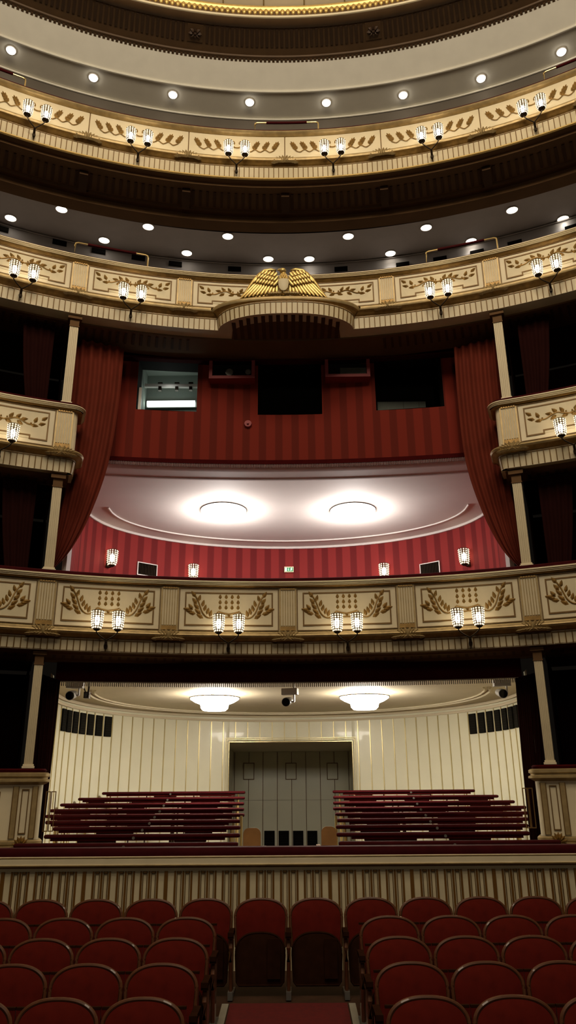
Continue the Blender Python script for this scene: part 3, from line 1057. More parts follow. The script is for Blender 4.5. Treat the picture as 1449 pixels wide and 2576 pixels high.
tag(o, 'narrow fringed red border along the bottom of the upper red wall', 'valance')
# dark pelmet under the eagle balcony
mb = MB()
pz = [(x, wy(x, -.16)) for x in [-3.9 + 7.8 * i / 40 for i in range(41)]]
sweep(mb, pz, [(0, 7.62), (0, 7.58), (.12, 7.58), (.12, 7.62)], closed=True)
tag(mb.build('pelmet', M['velvet_dark']), 'dark red pelmet close under the eagle balcony', 'pelmet')

# projection booths behind the openings
for i, h in enumerate(holes):
    mb = MB()
    x0, x1, z0, z1 = h[0] - .06, h[1] + .06, h[2] - .25, 7.95
    ya, yb = wy(0, .36), wy(0, .95)
    mb.quad((x0, yb, z0), (x1, yb, z0), (x1, yb, z1), (x0, yb, z1))
    mb.quad((x0, ya, z0), (x0, yb, z0), (x0, yb, z1), (x0, ya, z1))
    mb.quad((x1, ya, z0), (x1, yb, z0), (x1, yb, z1), (x1, ya, z1))
    mb.quad((x0, ya, z1), (x1, ya, z1), (x1, yb, z1), (x0, yb, z1))
    mb.quad((x0, ya, z0), (x1, ya, z0), (x1, yb, z0), (x0, yb, z0))
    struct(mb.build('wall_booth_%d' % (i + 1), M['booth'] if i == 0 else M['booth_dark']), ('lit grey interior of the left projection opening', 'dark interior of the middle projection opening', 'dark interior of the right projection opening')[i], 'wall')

# ------------------------------------------------------------------ pelmet and drapes of the standing room
mb = MB()
RP, YCP = 18.0, 12.25 - 18.0
def py(x):
    return YCP + math.sqrt(RP * RP - x * x)
pp = [(x, py(x)) for x in [-3.6 + 7.2 * i / 60 for i in range(61)]]
root = empty('fringed_pelmet')
sweep(mb, pp, [(0, 1.895), (-.01, 1.60), (.05, 1.60), (.05, 1.895)], closed=True)
mb.build('velvet_band', M['velvet_dark'], root)
mb = MB()
sweep(mb, pp, [(-.012, 1.605), (-.012, 1.59), (.02, 1.59), (.02, 1.605)], closed=True)
for x, y, a in along(pp, .032):
    mb.box((x, y, 1.562), (.014, .016, .06), 0, Matrix.Rotation(a, 3, 'Z'))
mb.build('fringe', M['fringe'], root)
tag(root, 'dark red pelmet with pale fringe across the top of the standing room', 'pelmet')
rebase(root, (0, 12.25, 1.6))

# ------------------------------------------------------------------ box interiors at the sides
def annulus(mb, R0, R1_, YC, p0, p1, z, n=24, mi=0):
    mb.grid([[pol(R0, YC, p0 + (p1 - p0) * i / n, z), pol(R1_, YC, p0 + (p1 - p0) * i / n, z)] for i in range(n + 1)], mi)
for sg, side in ((-1, 'left'), (1, 'right')):
    mb = MB()
    p0, p1 = sg * .35, sg * NP * AL
    for za, zb_ in ((-1.0, 1.89), (2.01, 4.67), (4.84, 7.62)):
        mb.grid([[pol(R1 + 2.4, YC1, p0 + (p1 - p0) * i / 24, za), pol(R1 + 2.4, YC1, p0 + (p1 - p0) * i / 24, zb_)] for i in range(25)])
    for p in (2.06, 3, 4):
        q0, q1 = pol(R1 + .32, YC1, sg * p * AL), pol(R1 + 2.4, YC1, sg * p * AL)
        for za, zb_ in ((-1.0, 1.89), (2.01, 4.67), (4.84, 7.62)):
            mb.quad((q0.x, q0.y, za), (q1.x, q1.y, za), (q1.x, q1.y, zb_), (q0.x, q0.y, zb_))
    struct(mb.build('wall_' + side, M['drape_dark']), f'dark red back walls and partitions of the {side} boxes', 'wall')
    mb = MB()
    for z in (-1.0, 2.02, 4.86):
        annulus(mb, R1 + .25, R1 + 2.4, YC1, p0, p1, z)
    struct(mb.build('floor_' + side, M['parquet']), f'floors of the {side} boxes', 'floor')
    mb = MB()
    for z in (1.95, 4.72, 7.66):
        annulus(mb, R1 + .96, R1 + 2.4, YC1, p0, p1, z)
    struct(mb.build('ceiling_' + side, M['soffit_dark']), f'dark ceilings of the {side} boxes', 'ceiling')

# box columns
def column(name, z0, z1, sg, label, w=.125):
    root = empty(name)
    p = pol(R1 + .16, YC1, sg * 2 * AL)
    mb = MB()
    h = z1 - z0
    out = []
    nf = 5
    for side in range(4):
        for k in range(nf):
            t0 = -1 + 2 * k / nf; t1 = -1 + 2 * (k + .7) / nf
            for t, d in ((t0, 1.0), (t1, 1.0), (t1 + .02, .88), (-1 + 2 * (k + 1) / nf - .02, .88)):
                x, y = t, -d
                c, s = math.cos(side * PI / 2), math.sin(side * PI / 2)
                out.append(((x * c - y * s) * w / 2, (x * s + y * c) * w / 2))
    b = len(mb.v)
    mb.grid([[(x, y, .05) for x, y in out], [(x, y, h - .2) for x, y in out]], closed_v=True)
    mb.build('shaft', M['band'], root)
    mb = MB()
    mb.box((0, 0, .012), (w * 1.4, w * 1.4, .03)); mb.box((0, 0, .038), (w * 1.2, w * 1.2, .03))
    mb.build('base', M['cream'], root)
    mb = MB()
    mb.box((0, 0, h - .19), (w * 1.15, w * 1.15, .02)); mb.box((0, 0, h - .12), (w * 1.05, w * 1.05, .14)); mb.box((0, 0, h - .03), (w * 1.6, w * 1.6, .06))
    mb.build('capital', M['soffit'], root)
    root.location = (p.x, p.y, z0); root.rotation_euler.z = -sg * 2 * AL
    tag(root, label, 'column', kind='structure')
for sg, side in ((-1, 'left'), (1, 'right')):
    column('column', .31, 1.93, sg, f'slender fluted column on the {side} parterre box front, beside the standing room', .12)
    column('column', 3.14, 4.70, sg, f'slender fluted column on the lowest balcony, {side} of the central lodge', .14)
    column('column', 5.96, 7.65, sg, f'slender fluted column on the middle {side} box front, under the eagle balcony', .145)

# ------------------------------------------------------------------ balcony behind the eagle tier: ceiling, back wall
BR = 13.6
mb = MB()
P0 = NP * AL
def ring(mb, R0, z0, R1_, z1, YC, mi=0, n=64, p=.95):
    mb.grid([[pol(R0, YC, -p + 2 * p * i / n, z0), pol(R1_, YC, -p + 2 * p * i / n, z1)] for i in range(n + 1)], mi)
ring(mb, 12.38, 11.313, BR, 11.47, YC1, p=.65)
struct(mb.build('ceiling.003', M['ceil_grey'], smooth=True), 'grey ceiling over the eagle balcony with two rows of downlights', 'ceiling')
mb = MB(); ring(mb, BR - .002, 11.47, BR, 8.0, YC1)
struct(mb.build('wall_back', M['ceil_grey'], smooth=True), 'grey back wall of the eagle balcony', 'wall')
mb = MB()
mb.tube([pol(BR - .02, YC1, -.9 + 1.8 * i / 60, 11.44) for i in range(61)], .02, 6)
struct(mb.build('trim_10', M['ceil_grey'], smooth=True), 'thin line between ceiling and back wall of the eagle balcony', 'trim')
mb = MB(); ring(mb, R1 + .3, 8.0, BR, 8.3, YC1)
struct(mb.build('floor.004', M['parquet']), 'floor of the eagle balcony', 'floor')
# top gallery: a ceiling falling away from the frieze ring, then level
FZ, FR = 16.5, 13.44
G_R2, G_Z2, G_BR = 14.02, 16.15, 14.86
mb = MB(); ring(mb, FR, FZ, G_R2, G_Z2, 0); ring(mb, G_R2, G_Z2, G_BR, G_Z2 + .02, 0)
struct(mb.build('ceiling.004', M['ceil_gallery'], smooth=20), 'pale sloping ceiling over the top gallery', 'ceiling')
mb = MB()
mb.tube([pol(G_R2 - .01, 0, -.9 + 1.8 * i / 80, G_Z2 - .005) for i in range(81)], .03, 6)
mb.tube([pol(G_BR - .03, 0, -.9 + 1.8 * i / 80, G_Z2 - .01) for i in range(81)], .025, 6)
struct(mb.build('trim_11', M['ceil_gallery'], smooth=True), 'raised line mouldings on the gallery ceiling', 'trim')
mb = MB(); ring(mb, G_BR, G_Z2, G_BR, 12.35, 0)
struct(mb.build('wall_gallery', M['gallery_wall_shaded'], smooth=True), 'shaded back wall of the top gallery', 'wall')
mb = MB(); ring(mb, RG + .32, 11.95, 14.66, 12.3, YCG)
struct(mb.build('floor.005', M['parquet']), 'floor of the top gallery', 'floor')
# fluted ring under the auditorium ceiling, with a gilded bead moulding on its inner edge
root = empty('ceiling_frieze')
IR = 12.40
FP = arc(FR, 0, -.95, .95, 140)
w_ = FR - IR
mb = MB()
sweep(mb, FP, [(.02, FZ + .25), (.02, FZ), (-.03, FZ - .015), (-.10, FZ - .015), (-.12, FZ + .01), (-.22, FZ + .02), (-.30, FZ + .03), (-.80, FZ + .03), (-.84, FZ + .0), (-.92, FZ - .01), (-1.0, FZ + .0), (-w_, FZ + .02), (-w_, FZ + .25)], mi=0)
for x, y, a in along(FP, .10):
    mb.box((x, y, FZ - .005), (.055, .07, .05), 0, Matrix.Rotation(a, 3, 'Z'))
mb.build('frieze_band', M['frieze'], root, smooth=30)
STEP = .161
for k in range(-4, 4):
    mb = MB()
    p0, p1 = 2 * k * STEP - STEP + .017, 2 * k * STEP + STEP - .017
    nf = 32
    for i in range(nf):
        p = p0 + (p1 - p0) * (i + .5) / nf
        c = pol(FR - .55, 0, p, FZ + .024)
        mb.box(c, (.06, .44, .022), 0, Matrix.Rotation(-p, 3, 'Z'))
    mb.build('frieze_fluting', M['frieze_dark'], root)
pr = None
for k in range(-4, 4):
    ph = (2 * k + 1) * STEP
    if pr is None:
        mb = MB()
        mb.box((0, 0, -.005), (.36, .44, .02), 1)
        for j in range(8):
            a = PI / 4 * j
            leaf(mb, lambda s, d, z: (s, z, -.015 - d), math.cos(a) * .085, math.sin(a) * .085, a, .15, .09, .05)
        mb.ell((0, 0, -.03), (.04, .04, .03), n=8, m=5)
        pr = o = mb.build('rosette', [M['frieze_dark'], M['frieze']], root)
    else:
        o = pr.copy(); COL.objects.link(o); o.parent = root
    o.location = pol(FR - .55, 0, ph, FZ + .03); o.rotation_euler.z = -ph
mb = MB()
FB = arc(IR, 0, -.9, .9, 140)
sweep(mb, FB, [(.05, FZ + .02), (-.03, FZ + .02), (-.05, FZ + .05), (-.03, FZ + .08), (.02, FZ + .10)], mi=1)
sweep(mb, FB, [(.02, FZ + .10), (.02, FZ + .14), (.03, FZ + .30), (.0, FZ + .34), (-.02, FZ + .36), (-.02, FZ + .40), (.12, FZ + .42)], mi=0)
for x, y, a in along(FB, .125):
    mb.ell((x - math.sin(a) * .0, y + math.cos(a) * .0, FZ + .22), (.052, .055, .085), Matrix.Rotation(a, 3, 'Z'), n=8, m=5)
mb.build('gilded_bead_moulding', [M['gold_bright'], M['cream']], root, smooth=50)
tag(root, 'dark brown fluted ring with rosettes and gilded beads round the auditorium ceiling', 'frieze')
rebase(root, (0, FR, FZ))
mb = MB()
n = 64
mb.grid([[pol(IR + .10, 0, -1.2 + 2.4 * i / n, FZ + .41), pol(6.0, 0, -1.2 + 2.4 * i / n, FZ + 1.3)] for i in range(n + 1)], 0)
for i in range(-8, 9):
    p = i * .075 + .0375
    a, b = pol(IR + .10, 0, p, FZ + .40), pol(6.0, 0, p, FZ + 1.29)
    mb.tube([a, b], .015, 4, 1)
struct(mb.build('ceiling.005', [M['ceil_cream'], M['gold']]), 'bright cream ribbed edge of the auditorium ceiling', 'ceiling')
# ------------------------------------------------------------------ double sconces of glass beads
def shade_mesh(k=1.0):
    mb = MB()
    prof = [(.055, 0.0), (.072, .03), (.079, .08), (.082, .14), (.085, .20), (.086, .25)]
    rows = 8; n = 12
    def rad(z):
        for (r0, z0), (r1, z1) in zip(prof, prof[1:]):
            if z <= z1:
                return r0 + (r1 - r0) * (z - z0) / (z1 - z0)
        return prof[-1][0]
    for j in range(rows):
        z = .012 + j * .232 / (rows - 1)
        for i in range(n):
            a = 2 * PI * (i + .5) / n
            r = rad(z)
            c = (r * math.cos(a) * k, r * math.sin(a) * k, z * k)
            s = .0125 * k; t = .0165 * k
            b = len(mb.v)
            ca, sa = math.cos(a), math.sin(a)
            mb.v += [(c[0] + ca * s, c[1] + sa * s, c[2]), (c[0] - sa * s, c[1] + ca * s, c[2]), (c[0] - ca * s, c[1] - sa * s, c[2]), (c[0] + sa * s, c[1] - ca * s, c[2]), (c[0], c[1], c[2] + t * .85), (c[0], c[1], c[2] - t * .85)]
            for f in ((0, 1, 4), (1, 2, 4), (2, 3, 4), (3, 0, 4), (1, 0, 5), (2, 1, 5), (3, 2, 5), (0, 3, 5)):
                mb.face([b + q for q in f], 0)
    for i in range(n):
        a = 2 * PI * i / n
        mb.tube([(rad(z) * k * math.cos(a), rad(z) * k * math.sin(a), z * k) for z in (0, .05, .12, .19, .262)], .0052 * k, 4, 1)
    for j in range(rows + 1):
        z = -.004 + j * .266 / rows
        r = rad(max(0, z)) * k
        mb.tube([(r * math.cos(2 * PI * q / n), r * math.sin(2 * PI * q / n), z * k) for q in range(n)], .0045 * k, 4, 1, closed=True)
    mb.lathe([(.0, -.03), (.03, -.028), (.052, -.005), (.05, .004), (.0, .0)], 10, mi=1)
    if k != 1.0:
        pass
    return mb


def bulb_mesh():
    mb = MB(); mb.ell((0, 0, .125), (.042, .042, .075), n=10, m=8)
    return mb


PENDING_LIGHTS = []


def make_sconce(wall=False):
    root = empty('sconce' if not wall else 'wall_lamp')
    mb = MB()
    if not wall:
        mb.lathe([(.0, -.07), (.022, -.06), (.03, -.02), (.02, .03), (.014, .05)], 8, (0, -.07, 0))
        mb.tube([(0, -.036, -.02), (0, -.06, -.01), (0, -.12, .02), (0, -.16, .05)], .02, 8)
        for sg in (-1, 1):
            mb.tube([(0, -.16, .05), (sg * .05, -.19, .075), (sg * .11, -.23, .11), (sg * .147, -.25, .15), (sg * .15, -.25, .18)], .011, 6)
    else:
        mb.box((0, -.01, .1), (.07, .02, .2)); mb.tube([(0, 0, .02), (0, -.05, -.01), (0, -.1, 0)], .012, 6)
    mb.build('bracket', M['iron'], root, smooth=True)
    sh = shade_mesh(); bu = bulb_mesh(); first = None
    for sg in ((-1, 1) if not wall else (0,)):
        pos = (sg * .15, -.25, .20) if not wall else (0, -.1, .02)
        if first is None:
            first = o = sh.build('glass_bead_shade', [M['bead'], M['iron']], root)
            b = bu.build('bulb', M['bulb'], o, smooth=True)
        else:
            o = first.copy(); COL.objects.link(o); o.parent = root
            b2 = b.copy(); COL.objects.link(b2); b2.parent = o
        o.location = pos
    return root


def lamp_light(p, power, name='lamp_light', col=(1.0, .82, .58), r=.05):
    ld = bpy.data.lights.new(name, 'POINT'); ld.energy = power; ld.color = col; ld.shadow_soft_size = r
    o = bpy.data.objects.new(name, ld); COL.objects.link(o); o.location = p
    return o


SC_POW = 1.3
sc_proto = make_sconce()
used = False
def sconce(R, YC, phi, z, label, group, s=1.0, power=SC_POW):
    global used
    o = copy_tree(sc_proto) if used else sc_proto
    used = True
    KIDS.setdefault(sc_proto.name, kids(sc_proto))
    o.location = pol(R, YC, phi, z); o.rotation_euler.z = -phi; o.scale = (s, s, s)
    tag(o, label, 'sconce', group)
    m = Matrix.Translation(o.location) @ Matrix.Rotation(-phi, 4, 'Z') @ Matrix.Scale(s, 4)
    for sg in (-1, 1):
        lamp_light(m @ Vector((sg * .15, -.25, .33)), power)
    return o

ords = ['first', 'second', 'third', 'fourth', 'fifth', 'sixth', 'seventh', 'eighth', 'ninth', 'tenth']
kk = [-2.5, -1.5, -.5, .5, 1.5, 2.5]
for i, k in enumerate(kk):
    sconce(RG + .0, YCG, k * ALG, 11.52, f'lit twin bead sconce on the topmost gallery, {ords[i]} of six from the left', 'sconces on the top gallery', 1.08, SC_POW * 1.25)
cn = {-2.5: 'at the far left edge', -1.5: 'left of the gilded eagle', 1.5: 'right of the gilded eagle', 2.5: 'at the far right edge'}
for k in (-2.5, -1.5, 1.5, 2.5):
    sconce(R1, YC1, k * AL, 7.76, f'lit twin bead sconce on the eagle balcony, {cn[k]}', 'sconces on the eagle balcony')
for k, n in ((-2.5, 'left'), (2.5, 'right')):
    sconce(R1, YC1, k * AL, 4.83, f'lit twin bead sconce on the {n} middle box front', 'sconces on the middle box fronts')
an = {-1.5: 'outermost on the left', -.5: 'just left of the centre pilaster', .5: 'just right of the centre pilaster', 1.5: 'outermost on the right'}
for k in (-1.5, -.5, .5, 1.5):
    sconce(R1, YC1, k * AL, 2.03, f'lit twin bead sconce on the lowest balcony, {an[k]}', 'sconces on the lowest balcony', 1.0, SC_POW * .9)

# wall lamps inside the lodge
def in_path(path, y0):
    """signed function: which side of the oval (back half)"""
    def f(p):
        if p.y < y0:
            return -1.0
        best = None
        ang = math.atan2(p.y - y0, p.x)
        a, b = abs_ab[path]
        return math.hypot(p.x / a, (p.y - y0) / b) - 1
    return f
abs_ab = {'up': (4.45, 2.85), 'lo': (4.35, 4.2)}
up_fn = in_path('up', 15.55); lo_fn = in_path('lo', 14.8)
def up_ang(p, y0=15.55, a=4.45, b=2.85):
    """wall's outward direction at p, as a z turn for an object whose +y looks into the wall"""
    nx, ny = p.x / a ** 2, (p.y - y0) / b ** 2
    return math.atan2(-nx, ny)
wl = make_sconce(True)
first = True
for i, (u, v, n) in enumerate(((270, 1427, 'upper left'), (482, 1462, 'lower left, half hidden by the rail'), (971, 1460, 'lower right, half hidden by the rail'), (1180, 1424, 'upper right'))):
    p = hit(u, v, up_fn, 10)
    o = wl if first else copy_tree(wl)
    first = False
    KIDS.setdefault(wl.name, kids(wl))
    ez = up_ang(p)
    o.location = p; o.rotation_euler.z = ez; o.scale = (1.35, 1.35, 1.35)
    tag(o, f'single bead wall lamp on the red lodge wall, {n}', 'wall lamp', 'wall lamps in the central lodge')
    d = Matrix.Rotation(ez, 3, 'Z') @ Vector((0, -.14, .18))
    lamp_light(p + d, 5.0)

# ------------------------------------------------------------------ ceiling bowls of the two central rooms
def bowl(label, p, wide, drop, upper):
    root = empty('ceiling_lamp')
    mb = MB()
    if upper:
        mb.lathe([(wide, -.02), (wide * .97, -.08), (wide * .8, -.15), (wide * .45, -.20), (0.001, -.22)], 28)
        mb.build('opal_bowl', M['bowl'], root, smooth=True)
        mb = MB(); mb.lathe([(wide, 0), (wide + .01, -.012), (wide - .005, -.024), (wide - .02, -.02)], 28)
        mb.build('rim', M['grey_metal'], root, smooth=True)
        mb = MB(); mb.lathe([(.001, -.21), (.05, -.22), (.06, -.24), (.03, -.265), (.001, -.275)], 10)
        mb.build('finial', M['grey_metal'], root, smooth=True)
    else:
        mb.lathe([(wide, -.07), (wide * .98, -.10), (wide * .80, -.15), (wide * .58, -.19), (wide * .55, -.26), (wide * .46, -.30), (0.001, -.31)], 28)
        mb.build('opal_bowl', M['bowl_room'], root, smooth=True)
        mb = MB(); mb.tube([(wide * 1.01 * math.cos(2 * PI * i / 32), wide * 1.01 * math.sin(2 * PI * i / 32), -.07) for i in range(32)], .012, 6, closed=True)
        for i in range(3):
            a = 2 * PI * i / 3 + .5
            mb.tube([(wide * math.cos(a), wide * math.sin(a), -.07), (wide * .7 * math.cos(a), wide * .7 * math.sin(a), 0)], .008, 5)
        mb.build('rim', M['iron'], root, smooth=True)
    root.location = p
    tag(root, label, 'ceiling lamp', 'bowl lamps in the two central rooms')
    return root
UPL = 165.0; LOL = 120.0
for sg, side, u in ((-1, 'left', 560), (1, 'right', 896)):
    p = hit(u, 1283, lambda p: p.z - ZU)
    bowl(f'blazing round ceiling lamp in the central lodge, {side} one', (sg * 1.42, p.y, ZU), .50, .2, True)
    lamp_light((sg * 1.42, p.y, ZU - .42), UPL, 'lodge_light', (1, .93, .88), .22)
    p = hit(u, 1757, lambda p: p.z - (ZL - .07))
    bowl(f'lit tiered bowl lamp on the standing room ceiling, {side} one', (sg * 1.40, 14.55, ZL), .46, .3, False)
    lamp_light((sg * 1.40, 14.55, ZL - .03), LOL * .06, 'room_glow', (1, .92, .76), .15)

# ------------------------------------------------------------------ downlights
def downlight(name, p, phi, slope, r, dome, label, group):
    root = empty(name)
    mb = MB()
    mb.lathe([(r, .0), (r * .92, -.004 - dome * .4), (r * .6, -.006 - dome * .85), (.001, -.008 - dome)], 20)
    mb.build('lit_glass', M['down'], root, smooth=True)
    mb = MB(); mb.lathe([(r * 1.14, .01), (r * 1.14, -.012), (r, -.016), (r * .98, .002)], 20)
    mb.build('rim', M['white_metal'], root, smooth=True)
    root.matrix_world = Matrix.Translation(p) @ Matrix.Rotation(-phi, 4, 'Z') @ Matrix.Rotation(slope, 4, 'X')
    tag(root, label, 'downlight', group)
gal_fn = lambda p: p.z - (G_Z2 + .02 * (math.hypot(p.x, p.y) - G_R2) / .84)
for i, (u, v) in enumerate(((28, 125), (235, 194), (435, 237), (628, 256), (821, 257), (1014, 238), (1210, 196), (1412, 129))):
    p = hit(u, v, gal_fn, 8)
    downlight('downlight', p - Vector((0, 0, .01)), math.atan2(p.x, p.y), 0.0, .105, .075, f'round ceiling light above the topmost gallery, {ords[i]} of eight from the left', 'lights above the top gallery')
c_fn = lambda p: p.z - (11.20 + (math.hypot(p.x, p.y - YC1) - 11.5) * .27 / 2.1)
for row, pts in (('front', ((155, 525), (373, 569), (573, 593), (876, 593), (1072, 571), (1288, 527))), ('rear', ((27, 547), (262, 603), (470, 635), (675, 650), (778, 650), (982, 636), (1185, 605), (1416, 549)))):
    for i, (u, v) in enumerate(pts):
        p = hit(u, v, c_fn, 8)
        ph = math.atan2(p.x, p.y - YC1)
        downlight('downlight', p - Vector((0, 0, .008)), ph, math.atan(.13), .115, .0, f'oval ceiling light behind the eagle balcony, {row} row, {ords[i]} from the left', f'{row} row of lights behind the eagle balcony')
        o = lamp_light(p - Vector((0, 0, .05)), 9.0, 'downlight_light', (1, .93, .84), .1)
        o.data.type = 'SPOT'; o.data.spot_size = math.radians(120); o.data.spot_blend = .6

# ------------------------------------------------------------------ dark vents on the balcony back wall
vfn = on_cyl(BR - .02, YC1)
mb = MB()
mb.box((0, 0, 0), (.30, .05, .11), 0)
for i in range(4):
    mb.box((0, -.028, -.036 + i * .024), (.28, .01, .006), 1)
vm = mb.build('air_vent', [M['black'], M['booth_dark']])
for i, (u, v) in enumerate(((150, 611), (248, 632), (348, 649), (441, 664), (1013, 666), (1107, 652), (1200, 635), (1295, 612), (590, 677), (858, 677), (1440, 572), (3, 575))):
    p = hit(u, v, vfn, 8)
    o = vm if i == 0 else vm.copy()
    if i:
        COL.objects.link(o)
    o.location = p; o.rotation_euler.z = -math.atan2(p.x, p.y - YC1)
    vl = {0: 'second from the left edge', 1: 'just under the left brass-ended rail', 2: 'right end of the left rail', 3: 'between left rail and eagle', 4: 'between eagle and right rail', 5: 'left end of the right rail', 6: 'just under the right brass-ended rail', 7: 'just beyond the right rail', 8: 'just left of the eagle wing', 9: 'just right of the eagle wing', 10: 'at the right edge', 11: 'at the left edge'}
    tag(o, f'dark vent on the eagle balcony back wall, {vl[i]}', 'vent', 'vents on the balcony back wall')

# ------------------------------------------------------------------ brass and velvet safety rails on the balconies
def safety_rail(u0, u1, vt, vb, R, YC, h_top, label, v1b=None, flip=False):
    fn = on_cyl(R + .12, YC)
    a = hit(u0, vb, fn, 8); b = hit(u1, v1b or vb, fn, 8)
    pa, pb_ = math.atan2(a.x, a.y - YC), math.atan2(b.x, b.y - YC)
    n = 12
    pts = [pol(R + .12, YC, pa + (pb_ - pa) * i / n) for i in range(n + 1)]
    root = empty('safety_rail')
    z0 = h_top; z1 = h_top + vt
    d = (pb_ - pa) * .12 if (pb_ - pa) > .05 else .01
    for e, q in ((pts[0], 1), (pts[-1], -1)):
        p_ = math.atan2(e.x, e.y - YC)
        e2 = pol(R + .12, YC, p_ + q * .022)
        mb = MB()
        mb.tube([(e.x, e.y, z0 + .002), (e.x, e.y, z1 - .06), (e.x * .97 + e2.x * .03, e.y * .97 + e2.y * .03, z1 - .025), (e.x * .8 + e2.x * .2, e.y * .8 + e2.y * .2, z1 - .005), (e2.x, e2.y, z1)], .015, 8)
        mb.build('post', M['brass'], root, smooth=True)
    mb = MB()
    mb.tube([pol(R + .12, YC, pa + .02 + (pb_ - pa - .04) * i / n, z1) for i in range(n + 1)], .026, 8)
    mb.build('velvet_bar', M['velvet'], root, smooth=True)
    tag(root, label, 'rail', 'safety rails on the balconies')
    rebase(root, ((a.x + b.x) / 2, (a.y + b.y) / 2, z0))
safety_rail(641, 801, .35, 331, RG, YCG, 12.64, 'short red padded rail with brass ends, middle of the topmost gallery')
safety_rail(-190, 63, .35, 150, RG, YCG, 12.64, 'red padded rail with brass end, cut by the left edge, topmost gallery', v1b=212)
safety_rail(1372, 1640, .35, 214, RG, YCG, 12.64, 'red padded rail with brass end, cut by the right edge, topmost gallery', v1b=150)
safety_rail(187, 371, .35, 638, R1, YC1, 8.86, 'red padded rail with brass ends left of the gilded eagle', v1b=668)
safety_rail(1074, 1254, .35, 670, R1, YC1, 8.86, 'red padded rail with brass ends right of the gilded eagle', v1b=638)

# ------------------------------------------------------------------ the gilded eagle
root = empty('eagle_sculpture')
EX, EZ = 0.00187, 0.00225
def ep(x, y, d=0.0):
    return Vector(((x - 724) * EX, d, -(y - 335) * EZ))
def feather(mb, a, b, w, t, mi=0):
    a, b = Vector(a), Vector(b)
    ax = (b - a); ln = ax.length; ax.normalize()
    sd = ax.cross(Vector((0, 1, 0))).normalized()
    nr = sd.cross(ax)
    rows = []
    for i in range(7):
        q = i / 6
        ww = w * (math.sin(PI * (0.16 + .72 * q)) ** .7) * (1 if q < .9 else .55)
        c = a + ax * ln * q
        rows.append([c + sd * ww * math.cos(2 * PI * k / 8) + nr * t * math.sin(2 * PI * k / 8) for k in range(8)])
    b0 = len(mb.v)
    mb.grid(rows, mi, closed_v=True)
    mb.face([b0 + k for k in range(8)][::-1], mi); mb.face([b0 + 48 + k for k in range(8)], mi)
for sg, nm in ((1, 'wing'), (-1, 'wing')):
    mb = MB()
    X = lambda x, y, d=0.0: ((ep(x, y).x - .014) * sg, d, ep(x, y).z)
    n = 10
    for i in range(n):
        q = i / (n - 1)
        r = X(510 + (668 - 510) * q, 150 + (222 - 150) * q, -.025)
        t = X(326 + (668 - 326) * q, 324 - 22 * q * q, -.055 + .03 * q)
        feather(mb, r, t, .046 - .010 * q, .024)
    for row, (y0, y1, x0, x1, ln, nn, dd) in enumerate(((168, 218, 470, 660, 56, 8, -.06), (146, 190, 500, 655, 46, 7, -.08), (128, 162, 530, 648, 38, 5, -.095))):
        for i in range(nn):
            q = i / (nn - 1)
            xx, yy = x0 + (x1 - x0) * q, y0 + (y1 - y0) * q
            feather(mb, X(xx + 20, yy - 22, dd - .01), X(xx + 20 - ln * .8, yy - 22 + ln, dd - .012), .034, .022)
    mb.tube([X(640, 190, -.06), X(652, 150, -.07), X(652, 108, -.07), X(615, 98, -.07), X(560, 102, -.07), X(505, 128, -.065), X(455, 172, -.06), X(405, 232, -.055), X(360, 285, -.05), X(324, 322, -.05)], [.03, .035, .032, .034, .036, .036, .034, .03, .024, .014], 8)
    # the web behind the feathers
    out = [(645, 110), (560, 100), (480, 145), (400, 230), (330, 318), (480, 322), (670, 305), (680, 200)]
    b = len(mb.v)
    mb.v += [X(x, y, -.02) for x, y in out] + [X(x, y, .03) for x, y in out]
    m = len(out)
    mb.face([b + k for k in range(m)]); mb.face([b + m + k for k in range(m)][::-1])
    for k in range(m):
        mb.face((b + k, b + (k + 1) % m, b + m + (k + 1) % m, b + m + k))
    mb.build(nm, M['gold_bright'], root, smooth=50)
mb = MB()
mb.lathe([(.001, .02), (.05, .04), (.078, .12), (.088, .22), (.082, .30), (.062, .37), (.044, .43), (.040, .48), (.046, .52)], 16)
for i in range(4):
    for k in range(10):
        a = 2 * PI * k / 10 + (i % 2) * .3 - PI / 2
        zz = .46 - i * .05; r = .05 + i * .012
        feather(mb, (r * math.cos(a), r * math.sin(a), zz + .02), ((r + .016) * math.cos(a), (r + .016) * math.sin(a), zz - .055), .017, .012)
for sg in (-1, 1):
    mb.tube([(sg * .05, -.03, .06), (sg * .08, -.06, .02), (sg * .10, -.09, .0)], [.03, .025, .015], 8)
for v in range(len(mb.v)):
    pass
mb.build('body', M['gold_bright'], root, smooth=50)
mb = MB()
mb.ell((-.012, -.02, .545), (.062, .058, .05), n=12, m=8)
mb.tube([(-.055, -.045, .545), (-.085, -.06, .540), (-.100, -.066, .522), (-.100, -.066, .508)], [.026, .02, .012, .004], 8)
mb.ell((-.035, -.07, .556), (.012, .008, .010), n=8, m=5)
mb.build('head', M['gold_bright'], root, smooth=True)
mb = MB()
out = [(-.085, .31), (-.05, .318), (0, .31), (.05, .318), (.085, .31), (.092, .22), (.075, .13), (.04, .075), (0, .055), (-.04, .075), (-.075, .13), (-.092, .22)]
b = len(mb.v)
mb.v += [(x, -.125 + abs(x) * .25, z) for x, z in out] + [(x, -.08, z) for x, z in out] + [(0, -.15, .19)]
m = len(out)
for k in range(m):
    mb.face((b + k, b + (k + 1) % m, b + 2 * m)); mb.face((b + (k + 1) % m, b + k, b + m + k, b + m + (k + 1) % m))
mb.tube([(x, -.128 + abs(x) * .3, .222) for x in (-.088, -.045, 0, .045, .088)], .008, 6)
mb.build('shield', M['band'], root, smooth=30)
mb = MB()
for i in range(-5, 6):
    sg = 1 if i >= 0 else -1
    for lay in (0, 1):
        a = Vector((i * .042, -.10 - lay * .02, .035 - lay * .02)); bb = Vector((i * .042 + sg * .07, -.13 - lay * .02, -.03 + lay * .015))
        feather(mb, a, bb, .022, .014)
